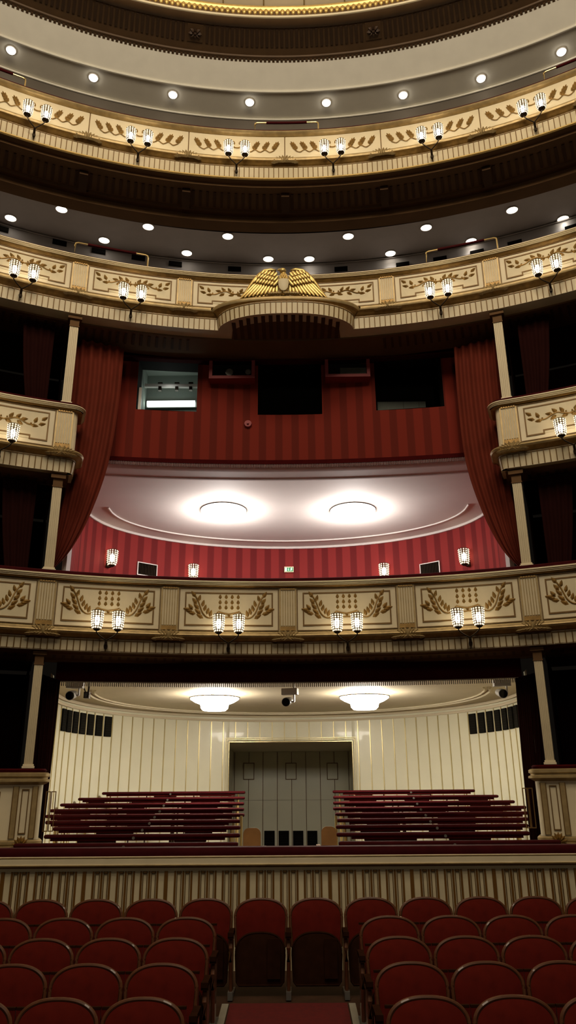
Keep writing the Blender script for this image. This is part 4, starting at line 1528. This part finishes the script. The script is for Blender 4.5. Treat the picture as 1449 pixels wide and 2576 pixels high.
mb.build('laurel_base', M['gold'], root, smooth=50)
for ch in kids(root):
    me = ch.data
    for v_ in me.vertices:
        v_.co.y += .20 * v_.co.x ** 2
    me.update()
root.location = (-.035, YC1 + R1 - .36, TC['pb'] + .03)
root.rotation_euler.x = 0.0
root.scale = (1, 1, 1.0)
tag(root, 'gilded eagle with spread wings and shield, head turned left, on the balcony bulge', 'sculpture')

# ------------------------------------------------------------------ curtains
def pleated(name, A, B, pleats, amp, m, label, cat='curtain', group=None, nrow=26, thick=.02, phase=0.0):
    """cloth between two edge lines A and B (points from top to bottom), folded towards and away from the hall"""
    def samp(P, t):
        t *= len(P) - 1
        i = min(int(t), len(P) - 2); f = t - i
        p0, p1, p2, p3 = P[max(i - 1, 0)], P[i], P[i + 1], P[min(i + 2, len(P) - 1)]
        return 0.5 * (2 * p1 + (p2 - p0) * f + (2 * p0 - 5 * p1 + 4 * p2 - p3) * f * f + (p3 - p0 + 3 * p1 - 3 * p2) * f ** 3)
    nc = pleats * 8
    mb = MB(); rows = []; back = []
    for j in range(nrow + 1):
        t = j / nrow
        a, b = samp(A, t), samp(B, t)
        w = (b - a); w.z = 0
        nrm = Vector((-w.y, w.x, 0))
        nrm = nrm.normalized() if nrm.length > 1e-4 else Vector((0, 1, 0))
        if nrm.y < 0:
            nrm = -nrm
        k = min(1.0, .35 + (b - a).length / 1.2)
        row = []; r2 = []
        for i in range(nc + 1):
            s = i / nc
            ss_ = s + .012 * math.sin(7 * s + 3 * t)
            off = amp * k * (math.sin(2 * PI * pleats * ss_ + phase) + .35 * math.sin(2 * PI * pleats * .37 * ss_ + 2 + t)) 
            p = a + (b - a) * s - nrm * off
            row.append(p); r2.append(p + nrm * thick)
        rows.append(row); back.append(r2)
    mb.grid(rows); mb.grid(back)
    for e in (0, nc):
        mb.grid([[r[e], q[e]] for r, q in zip(rows, back)])
    mb.grid([rows[-1], back[-1]]); mb.grid([rows[0], back[0]])
    o = mb.build(name, m, smooth=60)
    tag(o, label, cat, group)
    return o
cf = on_cyl(R1 + .62, YC1)
H = lambda pts: [hit(u, v, cf, 7) for u, v in pts]
lo_ = H([(184, 850), (174, 980), (152, 1150), (136, 1290), (126, 1380), (120, 1432)])
li_ = H([(312, 876), (301, 1000), (274, 1160), (229, 1290), (180, 1380), (134, 1432)])
pleated('curtain', lo_, li_, 6, .032, M['drape'], 'tall red curtain swept aside at the left of the central lodge', group='swept curtains of the central lodge')
ro_ = H([(1256, 847), (1268, 980), (1290, 1150), (1306, 1290), (1316, 1380), (1322, 1430)])
ri_ = H([(1142, 876), (1151, 1000), (1171, 1160), (1214, 1290), (1262, 1380), (1309, 1430)])
pleated('curtain', ri_, ro_, 6, .032, M['drape'], 'tall red curtain swept aside at the right of the central lodge', group='swept curtains of the central lodge')
cf2 = on_cyl(R1 + .68, YC1)
H2 = lambda pts: [hit(u, v, cf2, 7) for u, v in pts]
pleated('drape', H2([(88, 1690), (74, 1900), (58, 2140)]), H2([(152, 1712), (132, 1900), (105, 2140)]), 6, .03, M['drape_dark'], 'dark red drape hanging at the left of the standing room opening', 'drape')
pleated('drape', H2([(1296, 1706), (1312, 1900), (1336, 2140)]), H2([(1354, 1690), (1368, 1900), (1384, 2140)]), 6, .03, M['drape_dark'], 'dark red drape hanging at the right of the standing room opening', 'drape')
for sg, side in ((-1, 'left'), (1, 'right')):
    for z0, z1, nm in ((5.9, 7.6, 'middle'), (3.05, 4.68, 'lowest')):
        a = [pol(R1 + .42, YC1, sg * (.372), z) for z in (z1, (z0 + z1) / 2, z0)]
        b = [pol(R1 + .42, YC1, sg * q, z) for q, z in ((.42, z1), (.412, (z0 + z1) / 2), (.40, z0))]
        pleated('box_curtain', a if sg > 0 else b, b if sg > 0 else a, 4, .022, M['drape_dark'], f'narrow dark red box curtain beside the {side} column, {nm} box level', 'curtain', 'curtains of the side boxes')

# ------------------------------------------------------------------ projection openings: contents
h = holes[0]
yb = wy(0, .94)
mb = MB()
p0, p1 = hit(368, 1008, on_y(yb - .12), 10), hit(494, 1026, on_y(yb - .12), 10)
root = empty('fluorescent_lamp')
zc = (p0.z + p1.z) / 2
mb.tube([(p0.x + .03, yb - .14, zc), (p1.x - .03, yb - .14, zc)], .062, 10)
mb.build('tube', M['tube_light'], root, smooth=True)
mb = MB(); mb.box(((p0.x + p1.x) / 2, yb - .075, zc + .02), (p1.x - p0.x, .05, .16))
mb.build('housing', M['grey_metal'], root)
tag(root, 'glowing white fluorescent tube inside the left projection opening', 'lamp')
rebase(root, ((p0.x + p1.x) / 2, yb - .05, zc))
lamp_light(((p0.x + p1.x) / 2, yb - .45, zc + .2), 1.0, 'booth_light', (.94, 1, .96), .2)
p0 = hit(430, 970, on_y(yb - .35), 10)
root = empty('lighting_bar')
mb = MB(); mb.tube([(h[0] - .03, yb - .35, p0.z), (h[1] + .03, yb - .35, p0.z - .02)], .045, 8)
mb.build('bar', M['white_metal'], root, smooth=True)
for q in (.25, .55, .8):
    mb = MB(); x = h[0] + (h[1] - h[0]) * q
    mb.box((x, yb - .35, p0.z - .07), (.06, .07, .09)); mb.box((x, yb - .35, p0.z + .04), (.09, .06, .04))
    mb.build('clamp', M['iron'], root)
tag(root, 'horizontal metal bar with clamps inside the left projection opening', 'bar')
rebase(root, (p0.x, p0.y, p0.z))
mb = MB()
pa, pb_ = hit(350, 1000, on_y(wy(-2.7, .1)), 10), hit(352, 1030, on_y(wy(-2.7, .1)), 10)
mb.box((pa.x + .02, pa.y, pa.z - .05), (.05, .05, .5))
tag(mb.build('white_upright', M['white_metal']), 'short white upright at the left side of the lit projection opening', 'post')
h = holes[2]
mb = MB()
p0 = hit(1028, 1012, on_y(wy(0, .5)), 10)
mb.box(((h[0] + h[1]) / 2 - .05, wy(0, .68), p0.z - .13), (h[1] - h[0] - .3, .34, .30), 0)
for i in range(3):
    mb.box((h[0] + .3 + i * .3, wy(0, .68) - .175, p0.z - .13), (.012, .01, .28), 1)
tag(mb.build('metal_cabinet', [M['booth'], M['grey_metal']]), 'grey cabinet just visible inside the right projection opening', 'cabinet')
# framed boxes jutting out near the top of the wall
for nm, u0, u1, v1, lens_ in (('left', 525, 641, 952, True), ('right', 818, 932, 948, False)):
    wf = on_cyl(RW - .22, YCW)
    a, b = hit(u0, v1, wf, 8), hit(u1, v1, wf, 8)
    z0 = (a.z + b.z) / 2; z1 = 7.55; xm = (a.x + b.x) / 2; w = b.x - a.x
    y0 = (a.y + b.y) / 2
    root = empty('projector_housing')
    mb = MB(); t = .06
    mb.box((a.x + t / 2, y0 + .12, (z0 + z1) / 2), (t, .26, z1 - z0)); mb.box((b.x - t / 2, y0 + .12, (z0 + z1) / 2), (t, .26, z1 - z0))
    mb.box((xm, y0 + .12, z0 + t / 2), (w - 2 * t, .26, t))
    mb.build('frame', M['pink_frame'], root)
    mb = MB(); mb.box((xm, y0 + .20, (z0 + z1) / 2 + .03), (w - 2 * t, .08, z1 - z0 - .06))
    mb.build('back_panel', M['booth_dark'], root)
    if lens_:
        for dx, r in ((-.05, .07), (.30, .05)):
            mb = MB(); mb.tube([(xm + dx, y0 + .03, z0 + .15), (xm + dx, y0 + .16, z0 + .15)], r, 14)
            mb.tube([(xm + dx + r * math.cos(q * .3927), y0 + .03, z0 + .15 + r * math.sin(q * .3927)) for q in range(16)], .008, 5, closed=True)
            mb.build('lens', [M['grey_metal']], root, smooth=40)
    else:
        mb = MB(); mb.box((xm + .12, y0 + .10, z0 + .155), (w * .6, .02, .18))
        mb.build('glass_pane', M['glass'], root)
        mb = MB(); mb.tube([(xm - .27, y0 + .04, z0 + .15), (xm - .27, y0 + .16, z0 + .15)], .08, 14)
        mb.build('lens', M['black_gloss'], root, smooth=40)
    tag(root, f'rose red framed equipment box on the upper red wall, {nm} of the middle opening', 'equipment box', 'framed boxes on the upper red wall')
    rebase(root, (xm, y0 + .2, z0))
p = hit(624, 1068, fw, 8)
mb = MB()
mb.tube([(0, 0, 0), (0, -.05, 0)], [.075, .065], 18); mb.tube([(0, -.05, 0), (0, -.08, 0)], [.022, .02], 10)
o = mb.build('smoke_detector', M['red_wall_up'] if False else M['pink_frame'], smooth=30)
o.location = p
tag(o, 'small round red detector on the upper red wall below the middle opening', 'detector')

# ------------------------------------------------------------------ lodge wall: grilles and exit sign
for u, v, nm in ((369, 1434, 'left'), (1083, 1432, 'right')):
    p = hit(u, v, up_fn, 10)
    root = empty('air_grille')
    mb = MB()
    w, hh = .50, .30
    for sx in (-1, 1):
        mb.box((sx * w / 2, -.02, 0), (.02, .05, hh + .02))
    for sz in (-1, 1):
        mb.box((0, -.02, sz * hh / 2), (w, .05, .02))
    mb.build('frame', M['white_metal'], root)
    mb = MB(); mb.box((0, -.005, 0), (w, .02, hh))
    mb.build('backing', M['black'], root)
    mb = MB()
    for i in range(12):
        mb.box((-w / 2 + .03 + i * (w - .06) / 11, -.025, 0), (.012, .025, hh), 0, Matrix.Rotation(.5, 3, 'Z'))
    mb.build('slats', M['iron'], root)
    root.location = p; root.rotation_euler.z = up_ang(p)
    tag(root, f'slatted air grille on the red lodge wall, {nm} one', 'grille', 'grilles on the lodge wall')
p = hit(727, 1434, up_fn, 10)
root = empty('exit_sign')
mb = MB(); mb.box((0, -.03, 0), (.235, .06, .145))
mb.build('housing', M['cream'], root)
mb = MB(); mb.box((0, -.062, -.003), (.205, .006, .095))
mb.build('green_face', M['sign_green'], root)
mb = MB()
y = -.067
mb.box((-.075, y, -.003), (.04, .004, .085))                                      # lit door
mb.box((-.012, y, .010), (.010, .004, .055)); mb.prism([(-.032, -.012), (.008, -.012), (-.012, -.038)], y - .002, y + .002)   # arrow
mb.ell((.066, y, .032), (.010, .003, .010), n=10, m=6)                             # running figure
R_ = lambda a: Matrix.Rotation(a, 3, 'Y')
mb.box((.058, y, .008), (.016, .004, .034), 0, R_(.35)); mb.box((.078, y, .010), (.026, .004, .008), 0, R_(.6)); mb.box((.040, y, .012), (.024, .004, .008), 0, R_(-.5))
mb.box((.068, y, -.020), (.010, .004, .030), 0, R_(-.5)); mb.box((.044, y, -.022), (.010, .004, .032), 0, R_(.7)); mb.box((.030, y, -.035), (.018, .004, .008))
mb.build('pictogram', M['sign_white'], root)
root.location = p; root.rotation_euler.z = up_ang(p)
tag(root, 'small green exit sign with running figure on the red lodge wall', 'sign')
# ------------------------------------------------------------------ standing room rails
def r_of(v):
    k = (v - 1288) / F
    th = math.radians(20.1)
    return (math.sin(th) - k * math.cos(th)) / (math.cos(th) + k * math.sin(th))
RY = [2117, 2095, 2076, 2060, 2045, 2031, 2017, 2003, 1989]
LOUT = [37, 113, 135, 116, 116, 127, 153, 198, 258]
ROUT = [1409, 1331, 1328, 1328, 1327, 1323, 1294, 1253, 1194]
LIN = [599, 604, 605, 609, 615, 614, 614, 616, 617]
RIN = [852, 846, 845, 845, 843, 838, 838, 838, 837]
KNOBX = [2.12, 2.14, 2.16, 2.19, 2.24, 2.28, 2.33, 2.38, 2.44]
rnd = random.Random(3)
for sg, side in ((-1, 'left'), (1, 'right')):
    for k in range(NS):
        D = RAIL_D[k]
        fy = on_y(D)
        xi = hit((LIN if sg < 0 else RIN)[k], RY[k], fy).x
        xo = hit((LOUT if sg < 0 else ROUT)[k], RY[k], fy).x
        h0 = r_of(RY[k]) * D
        xi, xo = abs(xi), abs(xo)
        root = empty('standing_rail')
        mb = MB()
        n = 14
        ring = []
        for q in range(n):
            a = 2 * PI * q / n
            ring.append((math.copysign(abs(math.cos(a)) ** .7, math.cos(a)) * .06, -.028 + math.copysign(abs(math.sin(a)) ** .7, math.sin(a)) * .028))
        rows = []
        for x, s in ((xi, .6), (xi + .012, .9), (xi + .03, 1), (xo - .03, 1), (xo - .012, .9), (xo, .6)):
            rows.append([(sg * x, D + y * s, h0 + -.028 + (z + .028) * s) for y, z in ring])
        b = len(mb.v)
        mb.grid(rows, closed_v=True)
        mb.face([b + q for q in range(n)]); mb.face([b + 5 * n + q for q in range(n)][::-1])
        mb.build('velvet_bar', M['velvet'], root, smooth=50)
        # long box under the bar and the deeper caption boxes hung from it
        mb = MB()
        mb.box((sg * (xi + xo + .12) / 2, D + .01, h0 - .070), (xo - xi - .30, .08, .030))
        mb.build('under_board', M['velvet_dark'], root)
        x = xi + .26 + rnd.random() * .25
        while x < xo - .45:
            w = .34 + rnd.random() * .38
            w = min(w, xo - .2 - x)
            mb = MB(); z1, z0 = h0 - .085, h0 - .085 - (.012 + .014 * rnd.random() + (.014 if k < 5 else 0))
            out = [(-w / 2, z1), (-w / 2, z0 + .008), (-w / 2 + .012, z0), (w / 2 - .012, z0), (w / 2, z0 + .008), (w / 2, z1)]
            mb.prism([(sg * (x + w / 2) + q[0], q[1]) for q in out], D - .02, D + .05)
            mb.build('caption_box', M['wood_dark'], root)
            x += w + .42 + rnd.random() * .4
        fz = -1.93 + .70 * k / 9
        for x in (xi + .14, xi + (xo - xi) * .36, xi + (xo - xi) * .69, xo - .16):
            mb = MB()
            mb.tube([(sg * x, D + .03, fz), (sg * x, D + .03, h0 - .045)], .014, 6)
            mb.build('post', M['brass'] if x in (xi + .14, xo - .16) else M['iron'], root, smooth=True)
        mb = MB()
        xk = KNOBX[k]
        mb.tube([(sg * xk, D - .065, h0 - .05), (sg * xk, D - .085, h0 - .05)], .02, 10)
        mb.build('number_lamp', M['grey_metal'], root, smooth=40)
        tag(root, f'red velvet leaning rail in the {side} block of the standing room, {ords[k]} from the front', 'rail', f'standing rails, {side} block')
        rebase(root, (sg * (xi + xo) / 2, D, fz))
    # slim post at the gangway end of the rails
    p = hit(607 if sg < 0 else 845, 2052, on_y(12.75))
    root = empty('gangway_post')
    mb = MB(); mb.tube([(p.x, p.y, -1.5), (p.x, p.y, p.z)], .02, 8)
    mb.build('tube', M['brass'], root, smooth=True)
    mb = MB(); mb.tube([(p.x, p.y, -1.95), (p.x, p.y, -1.0)], .035, 8)
    mb.build('sleeve', M['iron'], root, smooth=True)
    tag(root, f'slim brass post with dark sleeve at the gangway end of the {side} standing rails', 'post')
    rebase(root, (p.x, p.y, -1.95))

# usher seats in the gangway, seen from behind the parapet
for u0, u1, v0, nm, s in ((612, 656, 2083, 'left', -1), (808, 846, 2079, 'right', 1)):
    fy = on_y(10.55)
    a, b = hit(u0, v0, fy), hit(u1, v0, fy)
    root = empty('usher_seat')
    w = (b.x - a.x) / 2; xm = (a.x + b.x) / 2; zt = a.z
    mb = MB(); r = .07
    out = [(-w, zt - 1.0), (w, zt - 1.0)]
    for q in range(7):
        t = PI / 2 * q / 6
        out.append((w - r + r * math.cos(t), zt - r + r * math.sin(t)))
    for q in range(7):
        t = PI / 2 + PI / 2 * q / 6
        out.append((-w + r + r * math.cos(t), zt - r + r * math.sin(t)))
    mb.prism([(xm + x, z) for x, z in out], 10.54, 10.57)
    mb.build('backrest', M['wood_light'], root)
    mb = MB(); mb.box((xm - s * (w + .04), 10.60, zt - .56), (.05, .24, .68))
    mb.build('armrest', M['wood_light'], root)
    mb = MB(); mb.box((xm, 10.75, zt - .75), (2 * w, .36, .05))
    mb.build('seat', M['wood_light'], root)
    mb = MB()
    for sx in (-1, 1):
        mb.box((xm + sx * (w - .03), 10.85, zt - .98), (.04, .04, .42))
    mb.build('front_legs', M['wood_light'], root)
    tag(root, f'light wooden folding seat behind the parapet, {nm} side of the gangway', 'seat', 'wooden seats in the gangway')
    rebase(root, (xm, 10.6, -1.95))

# vestibule: framed panels and black grilles
for u, nm in ((626, 'left'), (732, 'middle'), (836, 'right')):
    p = hit(u, 1940, on_y(VB - .02))
    root = empty('framed_picture')
    mb = MB(); w, hh, t = .31, .46, .02
    for sx in (-1, 1):
        mb.box((sx * w / 2, -.015, 0), (t, .03, hh + t))
    for sz in (-1, 1):
        mb.box((0, -.015, sz * hh / 2), (w - t, .03, t))
    mb.build('frame', M['line_gold'], root)
    mb = MB(); mb.box((0, -.006, 0), (w - t, .012, hh - t))
    mb.build('print', M['panel_cream'], root)
    root.location = p
    tag(root, f'small framed notice on the shaded back passage wall, {nm} of three', 'picture', 'framed notices in the passage')
for i, (u0, u1) in enumerate(((665, 691), (701, 727), (737, 763), (773, 798))):
    a, b = hit(u0, 2090, on_y(VB - .03)), hit(u1, 2090, on_y(VB - .03))
    mb = MB()
    mb.box(((a.x + b.x) / 2, VB - .03, a.z - .36), (b.x - a.x, .04, .72), 0)
    for j in range(10):
        mb.box(((a.x + b.x) / 2, VB - .052, a.z - .05 - j * .068), (b.x - a.x - .03, .006, .012), 1)
    tag(mb.build('passage_grille', [M['black'], M['booth_dark']]), f'black upright grille low on the passage wall, {ords[i]} from the left', 'grille', 'black grilles in the passage')
# dark acoustic openings under the cornice of the standing room
lmax = len(line_s)
for sg, side in ((-1, 'left'), (1, 'right')):
    n = 0
    for j in range(40):
        s = LC - sg * (j + 1) * PITCH
        x, y, a = at_len(LO, LL, s)
        zz = 1.30
        # keep the seven panels nearest the opening's edge
        u = x / (y * .94 + .5) * F
        if abs(u) < 441 or n >= 7 or y < 13.4:
            continue
        mb = MB(); mb.box((0, -.01, 0), (.20, .03, .41), 0)
        for q in range(8):
            mb.box((0, -.026, -.17 + q * .048), (.17, .004, .012), 1)
        o = mb.build('acoustic_grille', [M['black'], M['booth_dark']])
        rot = math.atan2(-(x / 4.35 ** 2), (y - 14.8) / 4.2 ** 2) if y > 14.8 else (-sg * PI / 2)
        o.rotation_euler.z = rot
        d = Matrix.Rotation(rot, 3, 'Z') @ Vector((0, -.012, 0))
        o.location = (x + d.x, y + d.y, 1.29)
        tag(o, f'black upright opening high on the cream wall, {side} side, {ords[n]} outwards from the lamps', 'grille', f'black openings on the {side} cream wall')
        n += 1

# spotlights hung inside the fringe
def spot_fixture(u, v, Y, label, big=True, aim=0.0):
    p = hit(u, v, on_y(Y), 8)
    root = empty('stage_spotlight')
    zt = 1.66
    if big:
        mb = MB(); mb.tube([(0, .16, .035), (0, -.02, 0), (0, -.12, -.02)], [.055, .07, .072], 16)
        mb.build('barrel', M['white_metal'], root, smooth=40)
        mb = MB(); mb.tube([(0, -.115, -.019), (0, -.128, -.022)], .064, 16)
        mb.build('lens', M['black_gloss'], root, smooth=40)
        mb = MB()
        mb.box((.10, .03, (zt - p.z) / 2), (.02, .05, zt - p.z)); mb.box((.03, .03, .16), (.26, .12, .10))
        mb.tube([(.1, .03, 0), (.05, .03, 0)], .015, 6)
        mb.build('bracket', M['white_metal'], root)
    else:
        mb = MB(); mb.box((0, 0, 0), (.085, .10, .10))
        mb.build('barrel', M['iron'], root)
        mb = MB(); mb.tube([(0, -.05, 0), (0, -.058, 0)], .035, 12)
        mb.build('lens', M['black_gloss'], root)
        mb = MB(); mb.tube([(.02, .0, .05), (.02, 0, zt - p.z)], .016, 6); mb.tube([(-.03, 0, .05), (-.11, 0, .24)], .010, 6)
        mb.build('bracket', M['iron'], root)
    root.location = p; root.rotation_euler.z = aim
    tag(root, label, 'spotlight', 'spotlights under the fringe')
spot_fixture(181, 1749, 12.2, 'white round spotlight hung inside the fringe at the left corner')
spot_fixture(219, 1749, 12.5, 'small black spotlight on an arm, right of the left white one', False)
spot_fixture(724, 1765, 12.6, 'white spotlight with black lens hung at the middle of the fringe', True, -.25)
spot_fixture(1261, 1744, 12.2, 'white round spotlight hung inside the fringe at the right corner')

# ------------------------------------------------------------------ the seats
HW = .272
def back_outline(hw, z0, zc, zt, n=28, e=2.35):
    pts = [(-hw * .97, z0), (hw * .97, z0)] if False else []
    for i in range(n + 1):
        a = PI * i / n
        c, s = math.cos(a), math.sin(a)
        pts.append((hw * math.copysign(abs(c) ** (2 / e), c), zc + (zt - zc) * abs(s) ** (2 / e)))
    pts.append((-hw * .97, (zc + z0) / 2)); pts.append((-hw * .94, z0 + .03)); pts.append((-hw * .86, z0))
    pts.append((hw * .86, z0)); pts.append((hw * .94, z0 + .03)); pts.append((hw * .97, (zc + z0) / 2))
    return pts
def padded(mb, out, c, y, puff, back=False):
    """cushion filling an outline, swelling towards the viewer (or away)"""
    rows = []
    sgn = 1 if back else -1
    for q in (1.0, .93, .8, .6, .35, .12):
        rows.append([(c[0] + (x - c[0]) * q, y + sgn * puff * (1 - q ** 3), c[1] + (z - c[1]) * q) for x, z in out])
    b = len(mb.v)
    mb.grid(rows, closed_v=True)
    n = len(out)
    mb.face([b + 5 * n + k for k in range(n)])
def make_seat(board=True):
    root = empty('theatre_seat')
    out = back_outline(HW, .40, .69, .862, e=2.35)
    lean = lambda p: (p[0], p[1] + (p[2] - .40) * .10, p[2])
    mb = MB()
    inner = [(x * .945, .62 + (z - .62) * .955) for x, z in out]
    padded(mb, inner, (0, .62), .0, .028)
    mb.v = [lean(p) for p in mb.v]
    mb.build('backrest', M['seat_red'], root, smooth=50)
    mb = MB()
    pts = [lean((x, .012, z)) for x, z in out]
    mb.tube(pts, .0145, 8, closed=True)
    b = len(mb.v); n = len(out)
    mb.v += [lean((x * .98, .012, z)) for x, z in out]; mb.v += [lean((x * .98, .03, z)) for x, z in out]
    mb.face([b + n + k for k in range(n)][::-1]); mb.face([b + k for k in range(n)])
    for k in range(n):
        mb.face((b + k, b + (k + 1) % n, b + n + (k + 1) % n, b + n + k))
    mb.build('back_frame', M['wood'], root, smooth=40)
    if board:
        mb = MB(); mb.box((0, .075, .62), (.572, .02, .36), 0)
        mb.box((0, .079, .805), (.572, .028, .018), 1)
        mb.build('back_board', [M['seat_red'], M['wood_dark']], root)
    so = back_outline(.25, .10, .36, .565, e=2.6)
    tilt = lambda p: (p[0], p[1] - .05 + (p[2] - .1) * .08, p[2])
    mb = MB()
    padded(mb, so, (0, .34), -.05, .012)
    for k in range(0):
        pass
    rim = [tilt((x, -.045, z)) for x, z in so]
    mb.v = [tilt(p) for p in mb.v]
    mb.tube(rim, .012, 6, closed=True)
    b = len(mb.v); n = len(so)
    mb.v += [tilt((x, -.05, z)) for x, z in so] + [tilt((x, -.02, z)) for x, z in so]
    for k in range(n):
        mb.face((b + k, b + (k + 1) % n, b + n + (k + 1) % n, b + n + k))
    # caption-device box on the underside
    mb.box((.14, -.115, .34), (.13, .02, .36))
    mb.build('folded_seat', M['wood_dark'], root, smooth=40)
    mb = MB(); padded(mb, so, (0, .34), -.02, .04, True)
    mb.v = [tilt(p) for p in mb.v]
    mb.build('seat_cushion', M['seat_red'], root, smooth=50)
    side_parts(root, -.29)
    return root
def side_parts(root, x):
    mb = MB(); mb.box((x, -.155, .585), (.052, .29, .038)); mb.box((x, -.275, .575), (.06, .035, .055))
    mb.build('armrest', M['wood_dark'], root)
    mb = MB()
    mb.tube([(x, -.025, .56), (x, -.12, .55), (x, -.22, .53), (x, -.265, .46), (x, -.25, .34), (x, -.20, .18), (x, -.18, .03)], [.016, .018, .021, .021, .019, .018, .018], 8)
    mb.box((x, -.10, .30), (.03, .17, .5))
    mb.build('side_frame', M['wood'], root, smooth=40)
    mb = MB(); mb.box((x, -.19, .035), (.05, .10, .07)); mb.box((x, .0, .02), (.05, .28, .04))
    mb.build('foot', M['grey_metal'], root)
seat_b = make_seat(True)
seat_n = make_seat(False)
for s in (seat_b, seat_n):
    KIDS[s.name] = kids(s)
used_proto = {}
LAYOUT = [
    ('nearest row', 0, [-2.12, -1.54, -.96, .96, 1.54, 2.12]),
    ('second row from the front', 1, [-2.12, -1.54, -.96, .96, 1.54, 2.12]),
    ('third row from the front', 2, [-2.70, -2.12, -1.54, -.96, .96, 1.54, 2.12, 2.70]),
    ('fourth row from the front', 3, [-2.70, -2.12, -1.54, -.96, .96, 1.54, 2.12, 2.70]),
    ('rear row by the parapet', 4, [-3.19, -2.61, -2.03, -1.45, -.87, -.29, .29, .87, 1.45, 2.03, 2.61, 3.19]),
]
for nm, r, xs_ in LAYOUT:
    D, h = ROWS[r]
    for x in xs_:
        proto = seat_n if r == 4 else seat_b
        if proto.name in used_proto:
            o = copy_tree(proto)
        else:
            o = proto; used_proto[proto.name] = 1
        o.location = (x, D - .05, floor_z(D - .05))
        side = 'left' if x < 0 else 'right'
        if r < 4:
            i = round((abs(x) - .96) / .58)
            lab = f'red theatre seat in the {nm}, {ords[i]} {side} of the aisle'
        else:
            i = round((abs(x) - .29) / .58)
            lab = f'red theatre seat in the {nm}, {ords[i]} {side} of centre'
        tag(o, lab, 'seat', f'seats in the {nm}')
        o['_end'] = 1 if (r < 4 and abs(x + .96) < .01) or (r == 4 and x > 3) else 0
for o in [o for o in bpy.data.objects if o.get('_end') is not None]:
    if o['_end']:
        side_parts(o, .29)
    del o['_end']

# ------------------------------------------------------------------ light of the auditorium ceiling, and an added front fill
def area(name, p, size, power, col, spread=180, rot=(0, 0, 0)):
    ld = bpy.data.lights.new(name, 'AREA'); ld.shape = 'DISK'; ld.size = size; ld.energy = power; ld.color = col; ld.spread = math.radians(spread)
    o = bpy.data.objects.new(name, ld); COL.objects.link(o); o.location = p; o.rotation_euler = rot
    return o
for i in range(6):
    lamp_light((3.6 * math.cos(PI / 3 * i), .5 + 3.6 * math.sin(PI / 3 * i), 13.3), 640, 'chandelier_light', (1, .83, .61), .9)
lamp_light((0, -9.0, 6.5), 500, 'stage_work_light', (1, .84, .62), 1.2)  # added unseen fill behind the viewer, brightens the lower balcony band
for i in range(-3, 4):
    p = pol(11.3, 0, i * .22, FZ + .3)
    lamp_light(p, 8, 'dome_light', (1, .84, .58), .15)

w = bpy.data.worlds.new('World'); SC.world = w; w.use_nodes = True
w.node_tree.nodes['Background'].inputs['Color'].default_value = (1.0, .8, .6, 1)
w.node_tree.nodes['Background'].inputs['Strength'].default_value = 0.004

# lift the whole place so that the parterre floor lies at z = 0
for o in bpy.data.objects:
    if o.parent is None:
        o.location.z += SHIFT

vs = SC.view_settings
SC.display_settings.display_device = 'sRGB'
vs.view_transform = 'Standard'; vs.look = 'None'; vs.gamma = 1.0; vs.use_curve_mapping = False
vs.exposure = 0.0
SC.cycles.use_denoising = True
SC.cycles.max_bounces = 6
SC.cycles.diffuse_bounces = 3
SC.cycles.glossy_bounces = 2
SC.cycles.transmission_bounces = 2
SC.cycles.sample_clamp_indirect = 3.0
SC.cycles.caustics_reflective = False
SC.cycles.caustics_refractive = False
